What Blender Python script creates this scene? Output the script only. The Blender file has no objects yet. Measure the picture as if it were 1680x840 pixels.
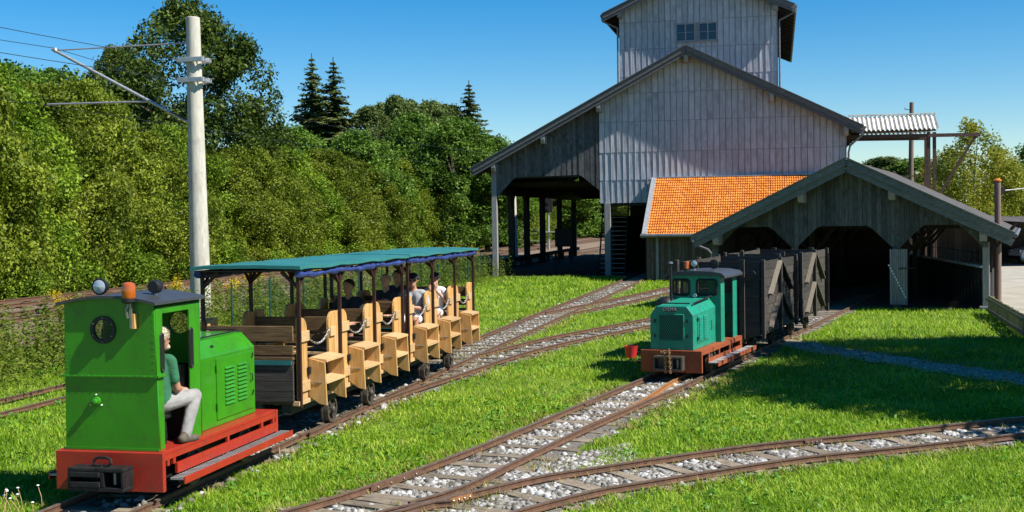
import bpy, bmesh, math, random
import numpy as np
from mathutils import Vector, Matrix
random.seed(7); rng = np.random.default_rng(11)
R = math.radians
scn = bpy.context.scene
COL = scn.collection

# ------------------------------------------------------------------ camera, sky, sun, exposure
FPX, HOR, CAMH, ROLL = 2000.0, 360.0, 2.8, 0.016
PITCH = math.atan((420 - HOR) / FPX)
cam_d = bpy.data.cameras.new('camera'); cam = bpy.data.objects.new('camera', cam_d); COL.objects.link(cam)
cam_d.sensor_width = 36; cam_d.lens = FPX / 1680 * 36; cam_d.clip_start = .1; cam_d.clip_end = 3000
cam.matrix_world = Matrix.Translation((0, 0, CAMH)) @ Matrix.Rotation(R(90) - PITCH, 4, 'X') @ Matrix.Rotation(-ROLL, 4, 'Z')
scn.camera = cam
scn.render.resolution_x = 1024; scn.render.resolution_y = 512

SUN = Vector((.626, -.283, .73)).normalized()          # direction towards the sun
wd = bpy.data.worlds.new('World'); scn.world = wd; wd.use_nodes = True
nt = wd.node_tree; bg = nt.nodes['Background']
sky = nt.nodes.new('ShaderNodeTexSky'); sky.sky_type = 'NISHITA'; sky.sun_disc = False
sky.sun_elevation = math.asin(SUN.z); sky.sun_rotation = math.atan2(SUN.x, SUN.y)
sky.altitude = 500; sky.air_density = 1.0; sky.dust_density = .05; sky.ozone_density = 3.5
hsv = nt.nodes.new('ShaderNodeHueSaturation'); hsv.inputs['Saturation'].default_value = 1.52; nt.links.new(sky.outputs[0], hsv.inputs['Color']); nt.links.new(hsv.outputs[0], bg.inputs[0]); bg.inputs[1].default_value = .079
sun_d = bpy.data.lights.new('sun', 'SUN'); sun_d.energy = 5.0; sun_d.angle = R(.53); sun_d.color = (1, .955, .87)
sun = bpy.data.objects.new('sun', sun_d); COL.objects.link(sun)
sun.rotation_euler = SUN.to_track_quat('Z', 'Y').to_euler()
vs = scn.view_settings; vs.view_transform = 'Standard'; vs.look = 'None'; vs.gamma = 1; vs.exposure = .76; vs.use_curve_mapping = False

# ------------------------------------------------------------------ materials
def nodes(name):
    m = bpy.data.materials.new(name); m.use_nodes = True
    t = m.node_tree; return m, t, t.nodes['Principled BSDF']
def N(t, typ, **kw):
    n = t.nodes.new(typ)
    for k, v in kw.items(): setattr(n, k, v)
    return n
def pmat(name, c1, c2, scale=4, rough=.75, bump=.15, stretch=(1, 1, 1), metal=0, var=.0, dirt=None, spec=.3, bdist=.01, coat=0, world=False, detail=6):
    """two-tone procedural surface; var = random brightness between objects; dirt = (colour, amount, scale)"""
    m, t, p = nodes(name); L = t.links.new
    tc = N(t, 'ShaderNodeTexCoord'); oi = N(t, 'ShaderNodeObjectInfo')
    mp = N(t, 'ShaderNodeMapping'); mp.inputs['Scale'].default_value = stretch
    if world:
        g = N(t, 'ShaderNodeNewGeometry'); L(g.outputs['Position'], mp.inputs[0])
    else:
        ad = N(t, 'ShaderNodeVectorMath', operation='ADD'); sc = N(t, 'ShaderNodeVectorMath', operation='SCALE')
        cx = N(t, 'ShaderNodeCombineXYZ')
        for i in range(3): L(oi.outputs['Random'], cx.inputs[i])
        L(cx.outputs[0], sc.inputs[0]); sc.inputs['Scale'].default_value = 37
        L(tc.outputs['Object'], ad.inputs[0]); L(sc.outputs[0], ad.inputs[1]); L(ad.outputs[0], mp.inputs[0])
    no = N(t, 'ShaderNodeTexNoise'); no.inputs['Scale'].default_value = scale; no.inputs['Detail'].default_value = detail; no.inputs['Roughness'].default_value = .62
    L(mp.outputs[0], no.inputs['Vector'])
    rp = N(t, 'ShaderNodeValToRGB'); rp.color_ramp.elements[0].position = .32; rp.color_ramp.elements[1].position = .68
    rp.color_ramp.elements[0].color = (*c1, 1); rp.color_ramp.elements[1].color = (*c2, 1)
    L(no.outputs['Fac'], rp.inputs[0]); out = rp.outputs[0]
    if dirt:
        n2 = N(t, 'ShaderNodeTexNoise'); n2.inputs['Scale'].default_value = dirt[2]; n2.inputs['Detail'].default_value = 8; n2.inputs['Roughness'].default_value = .7
        src = mp.inputs[0].links[0].from_socket
        L(src, n2.inputs['Vector'])
        r2 = N(t, 'ShaderNodeValToRGB'); r2.color_ramp.elements[0].position = .5; r2.color_ramp.elements[1].position = .72
        r2.color_ramp.elements[0].color = (0, 0, 0, 1); r2.color_ramp.elements[1].color = (dirt[1],) * 3 + (1,)
        L(n2.outputs['Fac'], r2.inputs[0])
        mx = N(t, 'ShaderNodeMix', data_type='RGBA'); L(r2.outputs[0], mx.inputs[0]); L(out, mx.inputs[6]); mx.inputs[7].default_value = (*dirt[0], 1); out = mx.outputs[2]
    if var:
        mr = N(t, 'ShaderNodeMapRange'); mr.inputs[3].default_value = 1 - var; mr.inputs[4].default_value = 1 + var
        L(oi.outputs['Random'], mr.inputs[0])
        hs = N(t, 'ShaderNodeHueSaturation'); L(mr.outputs[0], hs.inputs['Value']); L(out, hs.inputs['Color']); out = hs.outputs[0]
    L(out, p.inputs['Base Color']); p.inputs['Roughness'].default_value = rough; p.inputs['Metallic'].default_value = metal
    p.inputs['Specular IOR Level'].default_value = spec
    if coat: p.inputs['Coat Weight'].default_value = coat
    if bump:
        b = N(t, 'ShaderNodeBump'); b.inputs['Strength'].default_value = bump; b.inputs['Distance'].default_value = bdist
        L(no.outputs['Fac'], b.inputs['Height']); L(b.outputs[0], p.inputs['Normal'])
    return m
def leafmat(name, c1, c2, c3, trans=.45, rough=.5, scale=.35):
    m, t, p = nodes(name); L = t.links.new
    g = N(t, 'ShaderNodeNewGeometry'); no = N(t, 'ShaderNodeTexNoise'); no.inputs['Scale'].default_value = scale; no.inputs['Detail'].default_value = 6
    L(g.outputs['Position'], no.inputs['Vector'])
    wn = N(t, 'ShaderNodeMath', operation='MULTIPLY_ADD'); L(g.outputs['Random Per Island'], wn.inputs[0]); wn.inputs[1].default_value = .8
    ms = N(t, 'ShaderNodeMath', operation='MULTIPLY_ADD'); L(no.outputs['Fac'], ms.inputs[0]); ms.inputs[1].default_value = 1.5; ms.inputs[2].default_value = -.65
    L(ms.outputs[0], wn.inputs[2])
    rp = N(t, 'ShaderNodeValToRGB'); e = rp.color_ramp.elements; e[0].position = .1; e[0].color = (*c1, 1); e[1].position = .9; e[1].color = (*c3, 1)
    k = e.new(.5); k.color = (*c2, 1)
    L(wn.outputs[0], rp.inputs[0]); oi = N(t, 'ShaderNodeObjectInfo')
    mr = N(t, 'ShaderNodeMapRange'); mr.inputs[3].default_value = .82; mr.inputs[4].default_value = 1.18; L(oi.outputs['Random'], mr.inputs[0])
    hs = N(t, 'ShaderNodeHueSaturation'); L(mr.outputs[0], hs.inputs['Value']); L(rp.outputs[0], hs.inputs['Color'])
    L(hs.outputs[0], p.inputs['Base Color']); p.inputs['Roughness'].default_value = rough; p.inputs['Specular IOR Level'].default_value = .18
    tr = N(t, 'ShaderNodeBsdfTranslucent'); L(hs.outputs[0], tr.inputs[0])
    mx = N(t, 'ShaderNodeMixShader'); mx.inputs[0].default_value = trans
    L(p.outputs[0], mx.inputs[1]); L(tr.outputs[0], mx.inputs[2]); L(mx.outputs[0], t.nodes['Material Output'].inputs[0])
    return m
def plain(name, c, rough=.6, metal=0, spec=.4, coat=0):
    return pmat(name, tuple(x * .9 for x in c), tuple(min(1, x * 1.1) for x in c), 9, rough, .05, metal=metal, spec=spec, coat=coat)
def glassmat(name, tint=(.03, .045, .05), alpha=.22):
    m, t, p = nodes(name); p.inputs['Base Color'].default_value = (*tint, 1); p.inputs['Roughness'].default_value = .05
    p.inputs['Specular IOR Level'].default_value = .6; p.inputs['Alpha'].default_value = alpha
    return m

M = {}
M['green'] = pmat('green_paint', (.024, .185, .003), (.034, .24, .006), 2.2, .36, .06, (1, 1, .45), dirt=((.035, .075, .02), .55, 6), spec=.45, coat=.25)
M['green_lid'] = M['green']
M['red'] = pmat('red_paint', (.30, .020, .010), (.37, .028, .013), 5, .42, .06, dirt=((.10, .04, .025), .7, 11), spec=.4, coat=.1)
M['teal'] = pmat('teal_paint', (.006, .215, .135), (.012, .26, .165), 4, .45, .08, dirt=((.05, .06, .04), .75, 7), spec=.4)
M['rustred'] = pmat('faded_red_paint', (.24, .052, .016), (.33, .085, .028), 6, .7, .12, dirt=((.10, .04, .02), .8, 12))
M['black'] = plain('black_rubber', (.012, .012, .013), .5)
M['blackmetal'] = pmat('black_iron', (.016, .016, .017), (.04, .037, .034), 14, .55, .2, metal=.5)
M['roofgrey'] = pmat('dark_roof_sheet', (.035, .038, .042), (.05, .053, .06), 5, .42, .05, spec=.5)
M['steel'] = pmat('worn_steel', (.22, .21, .2), (.34, .33, .31), 12, .42, .1, metal=.8)
M['tread'] = pmat('tread_plate', (.26, .25, .24), (.38, .37, .36), 20, .6, .2, metal=.2)
M['wheel'] = pmat('wheel_iron', (.07, .06, .05), (.16, .14, .12), 12, .55, .2, metal=.6, dirt=((.11, .06, .035), .6, 9))
M['rail'] = pmat('rusty_rail', (.085, .046, .028), (.16, .085, .05), 14, .72, .25, dirt=((.055, .04, .032), .7, 5), world=True)
M['rail_orange'] = pmat('orange_rust_rail', (.22, .09, .03), (.33, .15, .055), 14, .8, .25, world=True)
M['railtop'] = pmat('rail_head', (.16, .12, .09), (.27, .21, .16), 10, .45, .1, metal=.45, world=True)
M['sleeper'] = pmat('old_oak_sleeper', (.13, .10, .07), (.30, .245, .175), 9, .9, .6, (1, 7, 7), var=.25, dirt=((.045, .035, .028), .8, 5), bdist=.015)
M['stone'] = pmat('limestone_ballast', (.33, .325, .315), (.60, .59, .57), 5, .9, .2, world=True, dirt=((.2, .185, .16), .75, 1.2))
def stonemat(name, cs, scale=1.4):
    m = leafmat(name, *cs, trans=0.0, rough=.9, scale=scale); return m
M['stone'] = stonemat('limestone_ballast_stones', ((.095, .085, .07), (.235, .22, .195), (.48, .47, .45)))
M['gravel'] = pmat('gravel_bed', (.075, .062, .045), (.27, .25, .22), 30, .95, .8, world=True, dirt=((.10, .085, .055), .8, 3), bdist=.03)
M['railballast'] = pmat('brown_ballast', (.11, .075, .05), (.25, .185, .13), 10, .95, .8, world=True, bdist=.05)
M['larch'] = pmat('larch_plank', (.38, .19, .055), (.62, .36, .13), 6, .6, .15, (6, 6, .6), var=.16, dirt=((.44, .36, .25), .6, 2.5), spec=.3)
M['larch_h'] = pmat('larch_plank_flat', (.42, .25, .10), (.64, .43, .22), 6, .6, .15, (.7, 7, 7), var=.14, dirt=((.36, .29, .2), .6, 3), spec=.3)
M['brownplank'] = pmat('brown_bench_plank', (.075, .042, .018), (.19, .115, .05), 6, .75, .25, (.7, 7, 7), var=.22)
M['darkplank'] = pmat('weathered_dark_plank', (.03, .026, .022), (.085, .075, .064), 7, .85, .4, (.6, 8, 8), var=.25)
M['peatplank'] = pmat('peat_wagon_plank', (.02, .018, .015), (.085, .074, .06), 8, .88, .5, (8, .8, 8), var=.3, dirt=((.022, .02, .018), .85, 1.7))
M['peatbrace'] = pmat('peat_wagon_brace', (.13, .112, .088), (.24, .205, .16), 8, .85, .4, (5, 5, 1), var=.2)
M['teal_roof'] = pmat('teal_tarpaulin', (.02, .135, .132), (.036, .185, .172), 1.6, .5, .25, spec=.4, bdist=.03)
M['bluetarp'] = pmat('blue_tarpaulin', (.014, .024, .10), (.045, .07, .24), 6, .42, .4, bdist=.02)
M['maroon'] = pmat('maroon_post', (.028, .012, .010), (.055, .022, .018), 7, .45, .05)
M['clad'] = pmat('zinc_cladding', (.34, .33, .36), (.49, .475, .51), 2.2, .62, .35, (3, 1, .8), var=.10, dirt=((.16, .125, .12), .5, 1.1), spec=.4, bdist=.02)
M['cladseam'] = pmat('cladding_seam', (.035, .032, .036), (.07, .066, .07), 6, .6, .2)
M['greyboard'] = pmat('grey_barn_board', (.045, .046, .05), (.155, .152, .155), 9, .9, .5, (6, 6, .5), var=.32, dirt=((.022, .02, .018), .8, 2.2))
M['shedboard'] = pmat('shed_board', (.045, .05, .05), (.135, .145, .145), 9, .9, .5, (6, 6, .5), var=.32, dirt=((.025, .024, .022), .75, 2.2))
M['annexboard'] = pmat('brown_annex_board', (.05, .04, .03), (.15, .125, .10), 9, .9, .5, (6, 6, .5), var=.35)
M['paleboard'] = pmat('pale_grey_timber', (.17, .17, .172), (.31, .305, .30), 8, .85, .4, (5, 5, .6), var=.15)
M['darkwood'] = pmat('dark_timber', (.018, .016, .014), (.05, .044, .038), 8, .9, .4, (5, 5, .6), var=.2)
M['shadeblack'] = pmat('interior_shade_black', (.012, .011, .010), (.03, .027, .024), 5, .95, .3)  # near-black colour stands in for unlit interior and dark gaps
M['fascia'] = pmat('grey_fascia', (.07, .068, .07), (.15, .145, .15), 7, .85, .4, (1, 5, 5), var=.15)
M['shedfascia'] = pmat('green_grey_fascia', (.09, .10, .095), (.18, .20, .19), 7, .85, .4, (1, 5, 5), var=.12)
M['rooftop'] = pmat('old_roof_cover', (.05, .045, .042), (.11, .10, .095), 4, .9, .4)
M['tile'] = leafmat('orange_clay_tile', (0.520, 0.150, 0.024), (0.600, 0.200, 0.033), (0.670, 0.260, 0.055), 0.0, .7, 1.3)
M['flashing'] = pmat('grey_flashing', (.30, .31, .32), (.42, .43, .45), 6, .5, .1, metal=.3)
M['gutter'] = pmat('gutter_metal', (.12, .13, .14), (.2, .21, .22), 6, .5, .1, metal=.5)
M['winframe'] = pmat('pale_window_frame', (.22, .2, .205), (.34, .315, .32), 8, .7, .2)
M['darkglass'] = pmat('dark_pane', (.012, .02, .04), (.02, .03, .055), 2, .08, .02, spec=.7)
M['glass'] = glassmat('cab_glass')
M['corr'] = pmat('corrugated_fibre_cement', (.55, .52, .46), (.74, .71, .64), 3, .8, .3, dirt=((.24, .22, .18), .6, 4))
M['rustbeam'] = pmat('rusty_girder', (.055, .034, .028), (.12, .07, .055), 8, .8, .3)
M['concrete'] = pmat('mast_concrete', (.40, .375, .315), (.56, .53, .455), 4, .85, .25, (4, 4, .6), dirt=((.27, .245, .2), .55, 2.5))
M['galv'] = pmat('galvanised_steel', (.36, .37, .38), (.52, .53, .54), 9, .45, .1, metal=.6)
M['cable'] = plain('wire', (.04, .04, .042), .5, .6)
M['postwood'] = pmat('brown_pole_wood', (.12, .085, .07), (.22, .16, .13), 6, .85, .4, (5, 5, .4))
M['fencewood'] = pmat('mossy_fence_board', (.17, .155, .085), (.33, .30, .17), 8, .88, .4, (6, 6, .6), var=.22)
M['fencegreen'] = plain('green_wire', (.012, .06, .04), .5)
M['amber'] = plain('amber_lens', (.40, .085, .008), .2, spec=.6, coat=.5)
M['lens'] = plain('lamp_lens', (.45, .5, .52), .12, .3, .7)
M['redplastic'] = plain('red_plastic', (.55, .03, .03), .4)
M['white'] = plain('white_paint', (.75, .75, .74), .5)
M['chain'] = pmat('chain_steel', (.22, .21, .2), (.34, .33, .31), 12, .5, .1, metal=.6)
M['rustchain'] = pmat('rusty_chain', (.16, .10, .05), (.25, .16, .08), 12, .7, .1, metal=.5)
M['bark'] = pmat('bark', (.05, .04, .03), (.13, .105, .08), 6, .95, .7, (4, 4, .7), bdist=.04)
M['birchbark'] = pmat('birch_bark', (.30, .29, .26), (.55, .53, .49), 5, .9, .4, (1, 1, 5), dirt=((.05, .045, .04), .8, 3))
M['skin'] = plain('skin', (.52, .29, .20), .55)
M['skin2'] = plain('tanned_skin', (.42, .21, .135), .55)
M['hair_white'] = pmat('white_hair', (.40, .34, .24), (.62, .56, .44), 40, .7, .5)
M['hair_dark'] = pmat('dark_hair', (.02, .014, .01), (.05, .035, .025), 25, .6, .5)
M['polo_green'] = pmat('green_polo', (.025, .115, .055), (.035, .15, .075), 9, .9, .5, bdist=.03)
M['trouser'] = pmat('grey_trousers', (.22, .21, .20), (.33, .32, .305), 7, .9, .9, bdist=.02)
M['shoe'] = pmat('grey_brown_shoe', (.07, .058, .042), (.12, .10, .075), 10, .85, .3)
M['polo_grey'] = pmat('grey_polo', (.28, .29, .31), (.38, .39, .41), 10, .9, .3)
M['white_cloth'] = pmat('white_cloth', (.66, .67, .72), (.78, .79, .82), 8, .9, .4)
M['dark_cloth'] = pmat('dark_cloth', (.015, .017, .02), (.035, .038, .045), 9, .9, .3)
M['cap'] = plain('dark_cap', (.014, .015, .03), .8)
M['lawn_soil'] = pmat('lawn_ground', (.08, .125, .014), (.15, .22, .022), 2.2, .95, .6, world=True, dirt=((.15, .13, .055), .45, .8), bdist=.04, detail=9)
M['yard'] = pmat('pale_gravel_yard', (.30, .275, .225), (.42, .39, .33), 1.2, .95, .3, world=True, dirt=((.22, .2, .15), .6, .4))
M['pathmat'] = pmat('trodden_gravel_path', (.20, .165, .11), (.40, .35, .26), 9, .95, .5, world=True, dirt=((.10, .11, .04), .75, 1.3), bdist=.03)
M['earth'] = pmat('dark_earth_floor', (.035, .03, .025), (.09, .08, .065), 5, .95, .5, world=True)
M['grass'] = leafmat('grass_blades', (0.100, 0.205, 0.006), (0.215, 0.385, 0.012), (0.430, 0.530, 0.070), .42, .5, .7)
M['straw'] = leafmat('dry_grass', (.17, .17, .03), (.30, .27, .07), (.44, .38, .14), .3, .7, 1.5)
M['broadleaf'] = leafmat('lawn_weed_leaf', (0.094, 0.225, 0.022), (0.140, 0.330, 0.029), (0.218, 0.405, 0.043), .35, .45, 2)
M['hedge'] = leafmat('hedge_leaf', (0.050, 0.086, 0.006), (0.130, 0.180, 0.012), (0.280, 0.325, 0.032), .34)
M['hedge2'] = leafmat('hedge_leaf_bright', (0.060, 0.118, 0.007), (0.140, 0.230, 0.013), (0.270, 0.375, 0.032), .36)
M['oak'] = leafmat('oak_leaf', (0.026, 0.050, 0.008), (0.062, 0.105, 0.012), (0.145, 0.200, 0.030), .3)
M['maple'] = leafmat('maple_leaf', (0.045, 0.100, 0.012), (0.105, 0.205, 0.020), (0.220, 0.345, 0.050), .34)
M['willow'] = leafmat('grey_green_leaf', (0.060, 0.095, 0.022), (0.115, 0.165, 0.040), (0.210, 0.260, 0.075), .34)
M['spruce'] = leafmat('spruce_needle', (0.055, 0.082, 0.022), (0.100, 0.135, 0.034), (0.190, 0.200, 0.060), .15, .6)
M['birch'] = leafmat('birch_leaf', (0.127, 0.161, 0.016), (0.218, 0.236, 0.023), (0.333, 0.310, 0.034), .42)
M['weed'] = leafmat('weed_leaf', (0.075, 0.125, 0.010), (0.150, 0.210, 0.020), (0.260, 0.290, 0.050), .4)
M['yellow'] = leafmat('goldenrod_flower', (.55, .38, .01), (.65, .46, .012), (.75, .55, .02), .3)

# ------------------------------------------------------------------ mesh helpers
class MB:
    def __init__(s): s.v = []; s.f = []; s.mi = []
    def add(s, vs, fs, mi=0):
        o = len(s.v); s.v += [tuple(x) for x in vs]; s.f += [tuple(i + o for i in f) for f in fs]; s.mi += [mi] * len(fs); return s
    def hexa(s, b, t, mi=0):      # bottom 4 and top 4 corners, same order
        return s.add(list(b) + list(t), [(3, 2, 1, 0), (4, 5, 6, 7), (0, 1, 5, 4), (1, 2, 6, 5), (2, 3, 7, 6), (3, 0, 4, 7)], mi)
    def box(s, x0, x1, y0, y1, z0, z1, mi=0):
        return s.hexa([(x0, y0, z0), (x1, y0, z0), (x1, y1, z0), (x0, y1, z0)], [(x0, y0, z1), (x1, y0, z1), (x1, y1, z1), (x0, y1, z1)], mi)
    def bar(s, a, b, w, h, up=(0, 0, 1), mi=0):   # rectangular bar from a to b
        a = Vector(a); b = Vector(b); d = (b - a).normalized(); u = Vector(up)
        if abs(d.dot(u)) > .99: u = Vector((0, 1, 0))
        r = d.cross(u).normalized(); u = r.cross(d)
        q = [(-1, -1), (1, -1), (1, 1), (-1, 1)]
        P = lambda c: [c + r * (w / 2 * i) + u * (h / 2 * j) for i, j in q]
        A = P(a); B = P(b)
        return s.add(A + B, [(0, 1, 2, 3), (7, 6, 5, 4), (0, 4, 5, 1), (1, 5, 6, 2), (2, 6, 7, 3), (3, 7, 4, 0)], mi)
    def tube(s, pts, r, n=8, caps=True, mi=0):
        pts = [Vector(p) for p in pts]; rr = r if hasattr(r, '__len__') else [r] * len(pts)
        vs = []; ref = None
        for i, p in enumerate(pts):
            d = (pts[min(i + 1, len(pts) - 1)] - pts[max(i - 1, 0)])
            d = d.normalized() if d.length > 1e-9 else Vector((0, 0, 1))
            if ref is None: ref = Vector((0, 0, 1)) if abs(d.z) < .9 else Vector((1, 0, 0))
            x = d.cross(ref).normalized(); y = x.cross(d).normalized(); ref = y
            for k in range(n):
                a = 2 * math.pi * k / n; vs.append(p + (x * math.cos(a) + y * math.sin(a)) * rr[i])
        fs = [(i * n + k, i * n + (k + 1) % n, (i + 1) * n + (k + 1) % n, (i + 1) * n + k) for i in range(len(pts) - 1) for k in range(n)]
        if caps: fs += [tuple(range(n)), tuple((len(pts) - 1) * n + k for k in reversed(range(n)))]
        return s.add(vs, fs, mi)
    def lathe(s, prof, n=20, c=(0, 0, 0), axis='z', mi=0, close=False):   # prof: (radius, height)
        vs = []
        for r, h in prof:
            for k in range(n):
                a = 2 * math.pi * k / n; x, y = r * math.cos(a), r * math.sin(a)
                vs.append({'z': (c[0] + x, c[1] + y, c[2] + h), 'x': (c[0] + h, c[1] + x, c[2] + y), 'y': (c[0] + y, c[1] + h, c[2] + x)}[axis])
        m = len(prof)
        fs = [(i * n + k, i * n + (k + 1) % n, (i + 1) * n + (k + 1) % n, (i + 1) * n + k) for i in range(m - 1) for k in range(n)]
        if close: fs += [((m - 1) * n + k, (m - 1) * n + (k + 1) % n, (k + 1) % n, k) for k in range(n)]
        else: fs += [tuple(reversed(range(n))), tuple((m - 1) * n + k for k in range(n))]
        return s.add(vs, fs, mi)
    def prism(s, poly, fn, mi=0):     # poly: 2d points; fn(p, side) -> 3d for side 0 / 1
        n = len(poly); vs = [fn(p, 0) for p in poly] + [fn(p, 1) for p in poly]
        return s.add(vs, [tuple(reversed(range(n))), tuple(range(n, 2 * n))] + [(k, (k + 1) % n, n + (k + 1) % n, n + k) for k in range(n)], mi)
    def build(s, name, mat, parent=None, smooth=False, bevel=0, seg=2, fix=True):
        me = bpy.data.meshes.new(name); me.from_pydata(s.v, [], s.f)
        mats = mat if isinstance(mat, (list, tuple)) else [mat]
        for m in mats: me.materials.append(M[m] if isinstance(m, str) else m)
        if len(mats) > 1: me.polygons.foreach_set('material_index', s.mi)
        if fix:
            bm = bmesh.new(); bm.from_mesh(me); bmesh.ops.recalc_face_normals(bm, faces=bm.faces); bm.to_mesh(me); bm.free()
        if smooth:
            me.polygons.foreach_set('use_smooth', [True] * len(me.polygons))
            me.set_sharp_from_angle(angle=R(38))
        o = bpy.data.objects.new(name, me); COL.objects.link(o)
        if parent is not None: o.parent = parent
        if bevel:
            b = o.modifiers.new('bevel', 'BEVEL'); b.width = bevel; b.segments = seg; b.limit_method = 'ANGLE'; b.angle_limit = R(40)
        return o
def tag(o, label=None, cat=None, group=None, kind=None):
    if label: o['label'] = label
    if cat: o['category'] = cat
    if group: o['group'] = group
    if kind: o['kind'] = kind
    return o
def thing(name, label, cat, loc=(0, 0, 0), deg=0, group=None):   # local +y = direction deg clockwise from world +y
    o = bpy.data.objects.new(name, None); COL.objects.link(o); o.empty_display_size = .3
    o.location = loc; o.rotation_euler = (0, 0, -R(deg)); return tag(o, label, cat, group)
def copy_tree(o, parent=None):
    c = o.copy(); COL.objects.link(c); c.parent = parent
    for ch in o.children: copy_tree(ch, c)
    return c
def box(name, mat, par, x0, x1, y0, y1, z0, z1, bevel=0): return MB().box(x0, x1, y0, y1, z0, z1).build(name, mat, par, bevel=bevel, fix=False)
def bar(name, mat, par, a, b, w, h, up=(0, 0, 1), bevel=0): return MB().bar(a, b, w, h, up).build(name, mat, par, bevel=bevel)
def tube(name, mat, par, pts, r, n=8): return MB().tube(pts, r, n).build(name, mat, par, smooth=True)
def npmesh(name, V, F, mat, parent=None, smooth=False):   # V (n,3), F (m,k) equal-sized faces, fast
    me = bpy.data.meshes.new(name); k = F.shape[1]
    me.vertices.add(len(V)); me.vertices.foreach_set('co', np.ascontiguousarray(V, dtype=np.float32).ravel())
    me.loops.add(F.size); me.loops.foreach_set('vertex_index', np.ascontiguousarray(F, dtype=np.int32).ravel())
    me.polygons.add(len(F)); me.polygons.foreach_set('loop_start', np.arange(0, F.size, k, dtype=np.int32))
    if smooth: me.polygons.foreach_set('use_smooth', np.ones(len(F), dtype=bool))
    me.materials.append(M[mat] if isinstance(mat, str) else mat); me.update(); me.validate()
    o = bpy.data.objects.new(name, me); COL.objects.link(o); o.parent = parent; return o
def clip(poly, a, b, c):          # keep a*x+b*y<=c
    out = []
    for i, p in enumerate(poly):
        q = poly[(i + 1) % len(poly)]; dp = a * p[0] + b * p[1] - c; dq = a * q[0] + b * q[1] - c
        if dp <= 0: out.append(p)
        if dp * dq < 0:
            t = dp / (dp - dq); out.append((p[0] + t * (q[0] - p[0]), p[1] + t * (q[1] - p[1])))
    return out
def vnoise(x, y, s, seed=0):      # value noise 0..1, numpy
    g = np.random.default_rng(seed).random((64, 64)); X = x / s + 1000; Y = y / s + 1000
    i = np.floor(X).astype(int); j = np.floor(Y).astype(int); fx = X - i; fy = Y - j
    fx = fx * fx * (3 - 2 * fx); fy = fy * fy * (3 - 2 * fy); w = lambda a, b: g[a % 64, b % 64]
    return (w(i, j) * (1 - fx) + w(i + 1, j) * fx) * (1 - fy) + (w(i, j + 1) * (1 - fx) + w(i + 1, j + 1) * fx) * fy

T1D = 12.6; T1O = (-4.09, 11.42)
def fr(O, deg):
    a = R(deg); ux, uy = math.sin(a), math.cos(a)
    return lambda u, v, z=0: (O[0] + ux * u + uy * v, O[1] + uy * u - ux * v, z)
t1 = fr(T1O, T1D)
def lat(l, y): return (l / .976 + .2235 * y, y)        # world point at lateral offset l of the railway direction

# ------------------------------------------------------------------ ground sheets
def sheet(name, poly, z, mat):
    me = bpy.data.meshes.new(name); me.from_pydata([(x, y, z) for x, y in poly], [], [tuple(range(len(poly)))]); me.materials.append(M[mat])
    o = bpy.data.objects.new(name, me); COL.objects.link(o); return tag(o, kind='structure')
sheet('ground', [(-700, -300), (700, -300), (700, 1500), (-700, 1500)], 0, 'lawn_soil')
sheet('yard', [(14.0, 35.2), (13.6, 33.6), (12.3, 28.6), (11.4, 25.0), (13, 22), (70, 20), (70, 69), (23, 69), (17.5, 60), (17.5, 45.5)], .006, 'yard')
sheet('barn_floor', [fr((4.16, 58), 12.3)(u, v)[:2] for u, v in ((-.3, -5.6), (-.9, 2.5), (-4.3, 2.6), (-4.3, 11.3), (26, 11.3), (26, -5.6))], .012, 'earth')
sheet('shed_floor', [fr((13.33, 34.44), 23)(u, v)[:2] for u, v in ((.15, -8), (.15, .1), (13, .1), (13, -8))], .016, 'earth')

def catmull(P, step=.25):
    P = [np.array(p, float) for p in P]; P = [2 * P[0] - P[1]] + P + [2 * P[-1] - P[-2]]; out = []
    for i in range(1, len(P) - 2):
        n = max(2, int(np.linalg.norm(P[i + 1] - P[i]) / step)); 
        for k in range(n):
            t = k / n; a, b, c, d = P[i - 1:i + 3]
            out.append(.5 * (2 * b + (c - a) * t + (2 * a - 5 * b + 4 * c - d) * t * t + (3 * b - a - 3 * c + d) * t ** 3))
    out.append(P[-2]); return np.array(out)
def normals(P):     # right-hand normals
    d = np.gradient(P, axis=0); d /= np.linalg.norm(d, axis=1)[:, None]; return np.stack([d[:, 1], -d[:, 0]], 1), d
def offset(P, o): return P + normals(P)[0] * o
PROF = np.array([(-.037, 0), (.037, 0), (.037, .010), (.008, .02), (.008, .058), (.021, .064), (.021, .085), (-.021, .085), (-.021, .064), (-.008, .058), (-.008, .02), (-.037, .01)])
def rail(P, parent, z0=.02, s=1.0, mat='rail', top='railtop', name='rail'):
    n, _ = normals(P); k = len(PROF); V = []
    for p, q in zip(P, n):
        for a, h in PROF * s: V.append((p[0] + q[0] * a, p[1] + q[1] * a, z0 + h))
    b = MB(); F = []; mi = []
    for i in range(len(P) - 1):
        for j in range(k):
            F.append((i * k + j, i * k + (j + 1) % k, (i + 1) * k + (j + 1) % k, (i + 1) * k + j)); mi.append(1 if j == 6 else 0)
    F += [tuple(range(k)), tuple((len(P) - 1) * k + j for j in reversed(range(k)))]; mi += [0, 0]
    b.v = V; b.f = F; b.mi = mi; return b.build(name, [mat, top], parent)
SLEEP = []
def sleeper(parent, x, y, ang, ln=1.3, w=.19, top=.034, th=.12):
    o = bpy.data.objects.new('sleeper', SLEEP[random.randrange(4)]); COL.objects.link(o); o.parent = parent
    o.location = (x, y, top); o.rotation_euler = (random.uniform(-.01, .01), random.uniform(-.012, .012), ang + random.uniform(-.03, .03)); o.scale = (ln / 1.3, w / .19 * random.uniform(.85, 1.1), th / .12); return o
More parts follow.
